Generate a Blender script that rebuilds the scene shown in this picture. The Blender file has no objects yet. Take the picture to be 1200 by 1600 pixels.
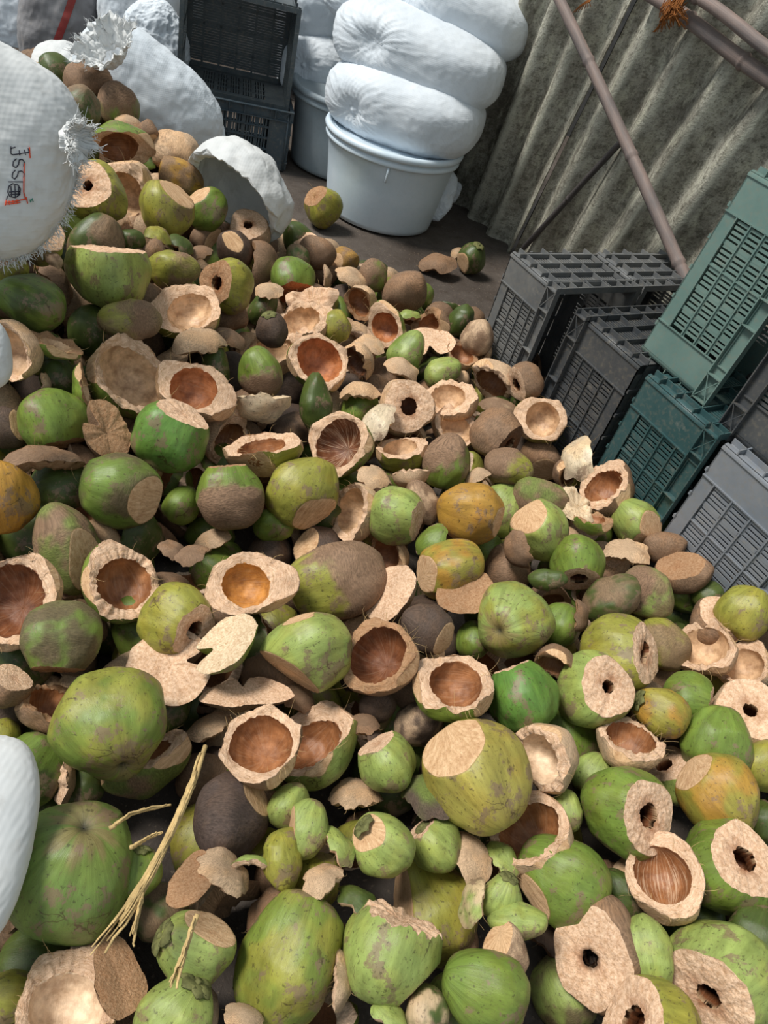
import bpy, math, random
import numpy as np
from mathutils import Vector, Matrix
from mathutils.bvhtree import BVHTree
rng = np.random.default_rng(7); random.seed(7)
C = bpy.context.scene.collection
# ------------------------------------------------------------------ camera frame
PITCH, ROLL, FPX, HCAM = math.radians(41.5), math.radians(18), 1150.0, 1.5
FWD = np.array([0, math.cos(PITCH), -math.sin(PITCH)])
R0 = np.array([1.0, 0, 0]); U0 = np.array([0, math.sin(PITCH), math.cos(PITCH)])
CR = math.cos(ROLL)*R0 + math.sin(ROLL)*U0
CU = -math.sin(ROLL)*R0 + math.cos(ROLL)*U0
CAM = np.array([0, 0, HCAM])
def ray(x, y): return FWD + (x-600)/FPX*CR - (y-800)/FPX*CU
def at_d(x, y, d): return CAM + ray(x, y)*d
def at_z(x, y, z): r = ray(x, y); return CAM + r*((z-HCAM)/r[2])
def proj(P):
    v = np.asarray(P)-CAM; d = v@FWD
    return 600+FPX*(v@CR)/d, 800-FPX*(v@CU)/d, d
def unit(v): v = np.asarray(v, float); return v/np.linalg.norm(v)
def frame(x, y):
    tc = -unit(ray(x, y)); sr = unit(CR-(CR@tc)*tc); su = np.cross(tc, sr)
    return sr, su, tc
def sdir(fr, ang, tilt=0):
    a, t = math.radians(ang), math.radians(tilt)
    return math.cos(t)*(math.cos(a)*fr[0]+math.sin(a)*fr[1])+math.sin(t)*fr[2]
cam = bpy.data.objects.new('camera', bpy.data.cameras.new('camera')); C.objects.link(cam)
cam.data.sensor_fit = 'VERTICAL'; cam.data.sensor_height = 36; cam.data.lens = FPX/1600*36
cam.data.clip_start = .05; cam.data.clip_end = 60
M = Matrix.Identity(4)
for i in range(3):
    M[i][0] = CR[i]; M[i][1] = CU[i]; M[i][2] = -FWD[i]; M[i][3] = CAM[i]
cam.matrix_world = M; bpy.context.scene.camera = cam
# ------------------------------------------------------------------ noise
_p = rng.permutation(256); _p = np.concatenate([_p, _p, _p])
_g = rng.normal(size=(256, 3)); _g /= np.linalg.norm(_g, axis=1)[:, None]
def perlin(P):
    P = np.asarray(P, float); i = np.floor(P).astype(int); f = P-i; i &= 255
    u = f*f*f*(f*(f*6-15)+10); r = 0
    for dx in (0, 1):
        for dy in (0, 1):
            for dz in (0, 1):
                h = _p[_p[_p[(i[:, 0]+dx) & 255]+((i[:, 1]+dy) & 255)]+((i[:, 2]+dz) & 255)]
                g = _g[h]; q = f-np.array([dx, dy, dz])
                w = (u[:, 0] if dx else 1-u[:, 0])*(u[:, 1] if dy else 1-u[:, 1])*(u[:, 2] if dz else 1-u[:, 2])
                r = r+w*(g*q).sum(1)
    return r*1.5
def fbm(P, o=3):
    return sum(perlin(np.asarray(P)*2**k+k*17.3)/2**k for k in range(o))
# ------------------------------------------------------------------ mesh helpers
def tag(o, label=None, cat=None, group=None, kind=None):
    if label: o['label'] = label
    if cat: o['category'] = cat
    if group: o['group'] = group
    if kind: o['kind'] = kind
    return o
def link(o, parent=None):
    C.objects.link(o)
    if parent is not None: o.parent = parent
    return o
def mesh_np(name, V, F, mat, parent=None, loc=None, smooth=True, hue=None, fib=None, dry=None, cut=None):
    """V (n,3) array, F (m,4) or (m,3) int array"""
    me = bpy.data.meshes.new(name); V = np.asarray(V, np.float32); F = np.asarray(F, np.int32)
    k = F.shape[1]
    me.vertices.add(len(V)); me.vertices.foreach_set('co', V.ravel())
    me.loops.add(F.size); me.loops.foreach_set('vertex_index', F.ravel())
    me.polygons.add(len(F)); me.polygons.foreach_set('loop_start', np.arange(0, F.size, k, dtype=np.int32))
    me.polygons.foreach_set('use_smooth', np.full(len(F), smooth, dtype=bool))
    me.update(calc_edges=True)
    if hue is not None:
        a = me.attributes.new('hue', 'FLOAT_COLOR', 'POINT')
        a.data.foreach_set('color', np.concatenate([hue, np.ones((len(V), 1))], 1).astype(np.float32).ravel())
    if fib is not None:
        a = me.attributes.new('fib', 'FLOAT_VECTOR', 'POINT'); a.data.foreach_set('vector', fib.astype(np.float32).ravel())
    if dry is not None:
        a = me.attributes.new('dry', 'FLOAT', 'POINT'); a.data.foreach_set('value', dry.astype(np.float32).ravel())
    if cut is not None:
        a = me.attributes.new('cut', 'FLOAT', 'POINT'); a.data.foreach_set('value', cut.astype(np.float32).ravel())
    me.materials.append(mat)
    o = bpy.data.objects.new(name, me); link(o, parent)
    if loc is not None: o.location = loc
    return o
def empty(name, loc=(0, 0, 0)):
    o = bpy.data.objects.new(name, None); o.empty_display_size = .05; o.location = loc; return link(o)
class MB:
    """collects polygons for one mesh"""
    def __init__(s): s.v = []; s.f = []
    def box(s, a, b, fr=None, o=None):
        a = np.array(a, float); b = np.array(b, float); n = len(s.v)
        for x in (0, 1):
            for y in (0, 1):
                for z in (0, 1):
                    p = np.array([(a, b)[x][0], (a, b)[y][1], (a, b)[z][2]])
                    if fr is not None: p = p@np.array(fr)
                    if o is not None: p = p+o
                    s.v.append(p)
        s.f += [(n, n+1, n+3, n+2), (n+4, n+6, n+7, n+5), (n, n+4, n+5, n+1), (n+2, n+3, n+7, n+6), (n, n+2, n+6, n+4), (n+1, n+5, n+7, n+3)]
        return s
    def bar(s, p, q, w, h=None, up=(0, 0, 1)):
        p = np.array(p, float); q = np.array(q, float); h = h or w
        d = unit(q-p); u = np.array(up, float)
        if abs(d@u) > .95: u = np.array([1., 0, 0])
        x = unit(np.cross(d, u)); y = np.cross(x, d); n = len(s.v)
        for e in (p, q):
            for i, j in ((-1, -1), (1, -1), (1, 1), (-1, 1)): s.v.append(e+x*i*w/2+y*j*h/2)
        s.f += [(n, n+1, n+2, n+3), (n+7, n+6, n+5, n+4)]+[(n+k, n+4+k, n+4+(k+1) % 4, n+(k+1) % 4) for k in range(4)]
        return s
    def tube(s, pts, r, seg=8, cap=True):
        pts = [np.array(p, float) for p in pts]; rr = r if hasattr(r, '__len__') else [r]*len(pts)
        n = len(s.v); u = None
        for i, p in enumerate(pts):
            d = unit(pts[min(i+1, len(pts)-1)]-pts[max(i-1, 0)]+1e-9)
            if u is None: u = unit(np.cross(d, (0.3, .2, .93)))
            u = unit(u-(u@d)*d); w = np.cross(d, u)
            for k in range(seg):
                a = 2*math.pi*k/seg; s.v.append(p+rr[i]*(math.cos(a)*u+math.sin(a)*w))
        for i in range(len(pts)-1):
            for k in range(seg):
                a = n+i*seg+k; b = n+i*seg+(k+1) % seg; s.f.append((a, b, b+seg, a+seg))
        if cap: s.f += [tuple(range(n+seg-1, n-1, -1)), tuple(range(n+(len(pts)-1)*seg, n+len(pts)*seg))]
        return s
    def build(s, name, mat, parent=None, smooth=False, loc=None):
        me = bpy.data.meshes.new(name); me.from_pydata([tuple(p) for p in s.v], [], s.f); me.materials.append(mat)
        if smooth: me.polygons.foreach_set('use_smooth', [True]*len(me.polygons))
        me.update(); o = bpy.data.objects.new(name, me); link(o, parent)
        if loc is not None: o.location = loc
        return o
# ------------------------------------------------------------------ materials
def lin(c): return tuple((x/255/12.92 if x/255 <= .04045 else ((x/255+.055)/1.055)**2.4) for x in c)
class NT:
    def __init__(s, name):
        s.m = bpy.data.materials.new(name); s.m.use_nodes = True; s.t = s.m.node_tree; s.b = s.t.nodes['Principled BSDF']
    def n(s, typ, **kw):
        x = s.t.nodes.new(typ)
        for k, v in kw.items():
            if k in x.inputs: x.inputs[k].default_value = v
            else: setattr(x, k, v)
        return x
    def l(s, a, b): s.t.links.new(a, b)
    def noise(s, vec, scale, detail=4, rough=.55, mapscale=None):
        if mapscale is not None:
            mp = s.n('ShaderNodeMapping'); mp.inputs['Scale'].default_value = mapscale; s.l(vec, mp.inputs[0]); vec = mp.outputs[0]
        x = s.n('ShaderNodeTexNoise', Scale=scale, Detail=detail, Roughness=rough); s.l(vec, x.inputs['Vector']); return x.outputs[0]
    def ramp(s, val, a, b, ca=(0, 0, 0, 1), cb=(1, 1, 1, 1)):
        x = s.n('ShaderNodeValToRGB'); e = x.color_ramp.elements; e[0].position = a; e[1].position = b; e[0].color = ca; e[1].color = cb
        s.l(val, x.inputs[0]); return x.outputs[0]
    def mix(s, fac, a, b, mode='MIX'):
        x = s.n('ShaderNodeMix', data_type='RGBA', blend_type=mode)
        for v, i in ((fac, 0), (a, 6), (b, 7)):
            if hasattr(v, 'links'): s.l(v, x.inputs[i])
            else: x.inputs[i].default_value = v if i == 0 else (*v[:3], 1)
        return x.outputs[2]
    def math(s, op, a, b=0.0):
        x = s.n('ShaderNodeMath', operation=op)
        for v, i in ((a, 0), (b, 1)):
            if hasattr(v, 'links'): s.l(v, x.inputs[i])
            else: x.inputs[i].default_value = v
        return x.outputs[0]
    def attr(s, name): return s.n('ShaderNodeAttribute', attribute_name=name)
    def obj(s): return s.n('ShaderNodeTexCoord').outputs['Object']
    def bump(s, h, st=.3, d=.002):
        x = s.n('ShaderNodeBump', Strength=st, Distance=d); s.l(h, x.inputs['Height']); s.l(x.outputs[0], s.b.inputs['Normal'])
    def out(s, col=None, rough=None, spec=.5):
        for v, k in ((col, 'Base Color'), (rough, 'Roughness')):
            if v is None: continue
            if hasattr(v, 'links'): s.l(v, s.b.inputs[k])
            else: s.b.inputs[k].default_value = (*v[:3], 1) if k == 'Base Color' else v
        s.b.inputs['Specular IOR Level'].default_value = spec
        return s.m
FACE_T = lin((224, 190, 152))
def husk_colour(t, o, h, f):
    a = t.noise(f, 5, 6, .7, (1.4, 1.4, 1.4)); b = t.noise(o, 38, 6, .7); g = t.noise(o, 300, 3, .75)
    c = t.mix(t.ramp(a, .35, .68), t.mix(1, h, (.68, .57, .46), 'MULTIPLY'), t.mix(1, h, (1.1, 1.08, 1.05), 'MULTIPLY'))
    c = t.mix(t.math('MULTIPLY', t.ramp(b, .50, .68), .36), c, lin((168, 116, 76)))
    c = t.mix(t.math('MULTIPLY', t.ramp(g, .57, .67), .45), c, lin((118, 80, 52)))
    return c, t.math('ADD', t.math('ADD', t.math('MULTIPLY', b, .8), a), t.math('MULTIPLY', g, .6))
def mat_skin():
    t = NT('coconut_skin'); o = t.obj(); h = t.attr('hue').outputs['Color']; f = t.attr('fib').outputs['Vector']; dry = t.attr('dry').outputs['Fac']
    st = t.noise(f, 3.0, 5, .65)
    c = t.mix(t.ramp(st, .3, .7), t.mix(1, h, (.66, .66, .62), 'MULTIPLY'), t.mix(1, h, (1.15, 1.15, 1.1), 'MULTIPLY'))
    md = t.noise(o, 9, 6, .65); c = t.mix(t.math('MULTIPLY', t.ramp(md, .45, .68), .55), c, t.mix(1, h, (.72, .56, .6), 'MULTIPLY'))
    big = t.noise(o, 21, 8, .72, (1, 1, .6)); c = t.mix(t.math('MULTIPLY', t.ramp(big, .55, .59), .75), c, lin((128, 104, 84)))
    sc = t.noise(f, 5, 7, .8, (2.4, 2.4, 4)); c = t.mix(t.math('MULTIPLY', t.ramp(sc, .57, .62), .6), c, lin((88, 70, 46)))
    sp = t.noise(o, 120, 3, .6); c = t.mix(t.math('MULTIPLY', t.ramp(sp, .62, .68), .6), c, lin((58, 48, 30)))
    vo = t.n('ShaderNodeTexVoronoi', feature='DISTANCE_TO_EDGE', Scale=11.0); wv = t.n('ShaderNodeVectorMath', operation='ADD'); nn = t.n('ShaderNodeTexNoise', Scale=14.0, Detail=4.0); t.l(o, nn.inputs['Vector']); mp_ = t.n('ShaderNodeVectorMath', operation='SCALE'); t.l(nn.outputs['Color'], mp_.inputs[0]); mp_.inputs['Scale'].default_value = .12; t.l(o, wv.inputs[0]); t.l(mp_.outputs[0], wv.inputs[1]); t.l(wv.outputs[0], vo.inputs['Vector'])
    crk = t.math('MULTIPLY', t.ramp(vo.outputs['Distance'], .006, .02, (1, 1, 1, 1), (0, 0, 0, 1)), t.ramp(t.noise(o, 16, 3, .5), .56, .62)); c = t.mix(t.math('MULTIPLY', crk, .7), c, lin((70, 52, 32)))
    fi = t.noise(f, 4.5, 5, .7, (1, 1, 14)); dc = t.mix(t.ramp(fi, .35, .65), t.mix(1, h, (.42, .39, .37), 'MULTIPLY'), t.mix(1, h, (1.25, 1.2, 1.16), 'MULTIPLY'))
    dc = t.mix(t.math('MULTIPLY', t.ramp(md, .48, .64), .6), dc, t.mix(1, h, (.55, .5, .42), 'MULTIPLY'))
    c = t.mix(dry, c, dc)
    r = t.math('ADD', t.math('MULTIPLY', dry, .42), t.math('ADD', t.math('MULTIPLY', big, .35), .20))
    hh = t.math('ADD', t.math('MULTIPLY', st, .3), t.math('ADD', t.math('MULTIPLY', sc, .35), t.math('MULTIPLY', t.math('MULTIPLY', fi, dry), 1.6)))
    # sliced places: where the knife went below the skin
    cut = t.attr('cut').outputs['Fac']; cn = t.math('ADD', cut, t.math('MULTIPLY', t.math('SUBTRACT', t.noise(o, 60, 4, .7), .5), .03)); k = t.math('GREATER_THAN', cn, .0)
    rimk = t.math('GREATER_THAN', cn, -.012)
    hc, hb = husk_colour(t, o, FACE_T, f)
    c = t.mix(t.math('MULTIPLY', rimk, .5), c, lin((150, 120, 82))); c = t.mix(k, c, hc)
    r = t.math('ADD', r, t.math('MULTIPLY', k, .5)); hh = t.math('ADD', t.math('MULTIPLY', hh, t.math('SUBTRACT', 1.0, k)), t.math('MULTIPLY', hb, t.math('MULTIPLY', k, .8)))
    t.bump(hh, .6, .003); return t.out(c, r, .4)
def mat_husk():
    t = NT('husk_fibre'); o = t.obj(); h = t.attr('hue').outputs['Color']; f = t.attr('fib').outputs['Vector']
    c, hb = husk_colour(t, o, h, f)
    t.bump(hb, .75, .004); return t.out(c, .92, .2)
def mat_shell():
    t = NT('inner_shell'); o = t.obj(); h = t.attr('hue').outputs['Color']; dry = t.attr('dry').outputs['Fac']; f = t.attr('fib').outputs['Vector']
    a = t.noise(o, 26, 6, .65); w = t.noise(f, 3.2, 6, .75, (2.2, 2.2, .5)); 
    c = t.mix(t.ramp(a, .35, .65), t.mix(1, h, (.55, .45, .38), 'MULTIPLY'), t.mix(1, h, (1.25, 1.2, 1.15), 'MULTIPLY'))
    c = t.mix(t.math('MULTIPLY', t.ramp(w, .50, .62), t.math('ADD', t.math('MULTIPLY', dry, .5), .12)), c, lin((222, 190, 158)))
    t.bump(t.math('ADD', a, t.math('MULTIPLY', w, .8)), .5, .003); return t.out(c, .42, .4)
def mat_plastic(name, c1, c2, rough=.42, dust=.35):
    t = NT(name); o = t.obj(); a = t.noise(o, 9, 6, .65); b = t.noise(o, 60, 4, .7); s = t.noise(o, 14, 4, .7, (1, 8, 1))
    c = t.mix(t.ramp(a, .35, .7), c1, c2); c = t.mix(t.math('MULTIPLY', t.ramp(b, .5, .7), dust), c, lin((128, 118, 102)))
    c = t.mix(t.math('MULTIPLY', t.ramp(s, .62, .7), dust*.8), c, lin((150, 145, 135)))
    t.bump(b, .12, .001); return t.out(c, t.math('ADD', t.math('MULTIPLY', a, .35), rough-.12), .5)
def mat_cloth(name, c1, c2, weave=260, trans=0, dirt=.25):
    t = NT(name); o = t.obj(); a = t.noise(o, 5, 5, .6); b = t.noise(o, 28, 5, .6)
    c = t.mix(t.ramp(a, .35, .7), c1, c2); c = t.mix(t.math('MULTIPLY', t.ramp(b, .56, .75), dirt), c, lin((140, 125, 105)))
    w1 = t.n('ShaderNodeTexWave', Scale=weave/6.28, Distortion=.6); t.l(o, w1.inputs[0])
    w2 = t.n('ShaderNodeTexWave', Scale=weave/6.28, Distortion=.6, bands_direction='Z'); t.l(o, w2.inputs[0])
    ww = t.math('ADD', w1.outputs['Fac'], w2.outputs['Fac'])
    t.bump(t.math('ADD', t.math('MULTIPLY', ww, .12), t.math('MULTIPLY', b, .35)), .35, .003)
    t.b.inputs['Sheen Weight'].default_value = .1
    return t.out(c, .62, .35)
def mat_simple(name, c, rough=.7, spec=.4, nscale=20, var=.3):
    t = NT(name); o = t.obj(); a = t.noise(o, nscale, 5, .65)
    t.bump(a, .3, .002)
    return t.out(t.mix(t.ramp(a, .3, .7), [x*(1-var) for x in c], [min(1, x*(1+var)) for x in c]), rough, spec)
SKIN, HUSK, SHELL = mat_skin(), mat_husk(), mat_shell()
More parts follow.
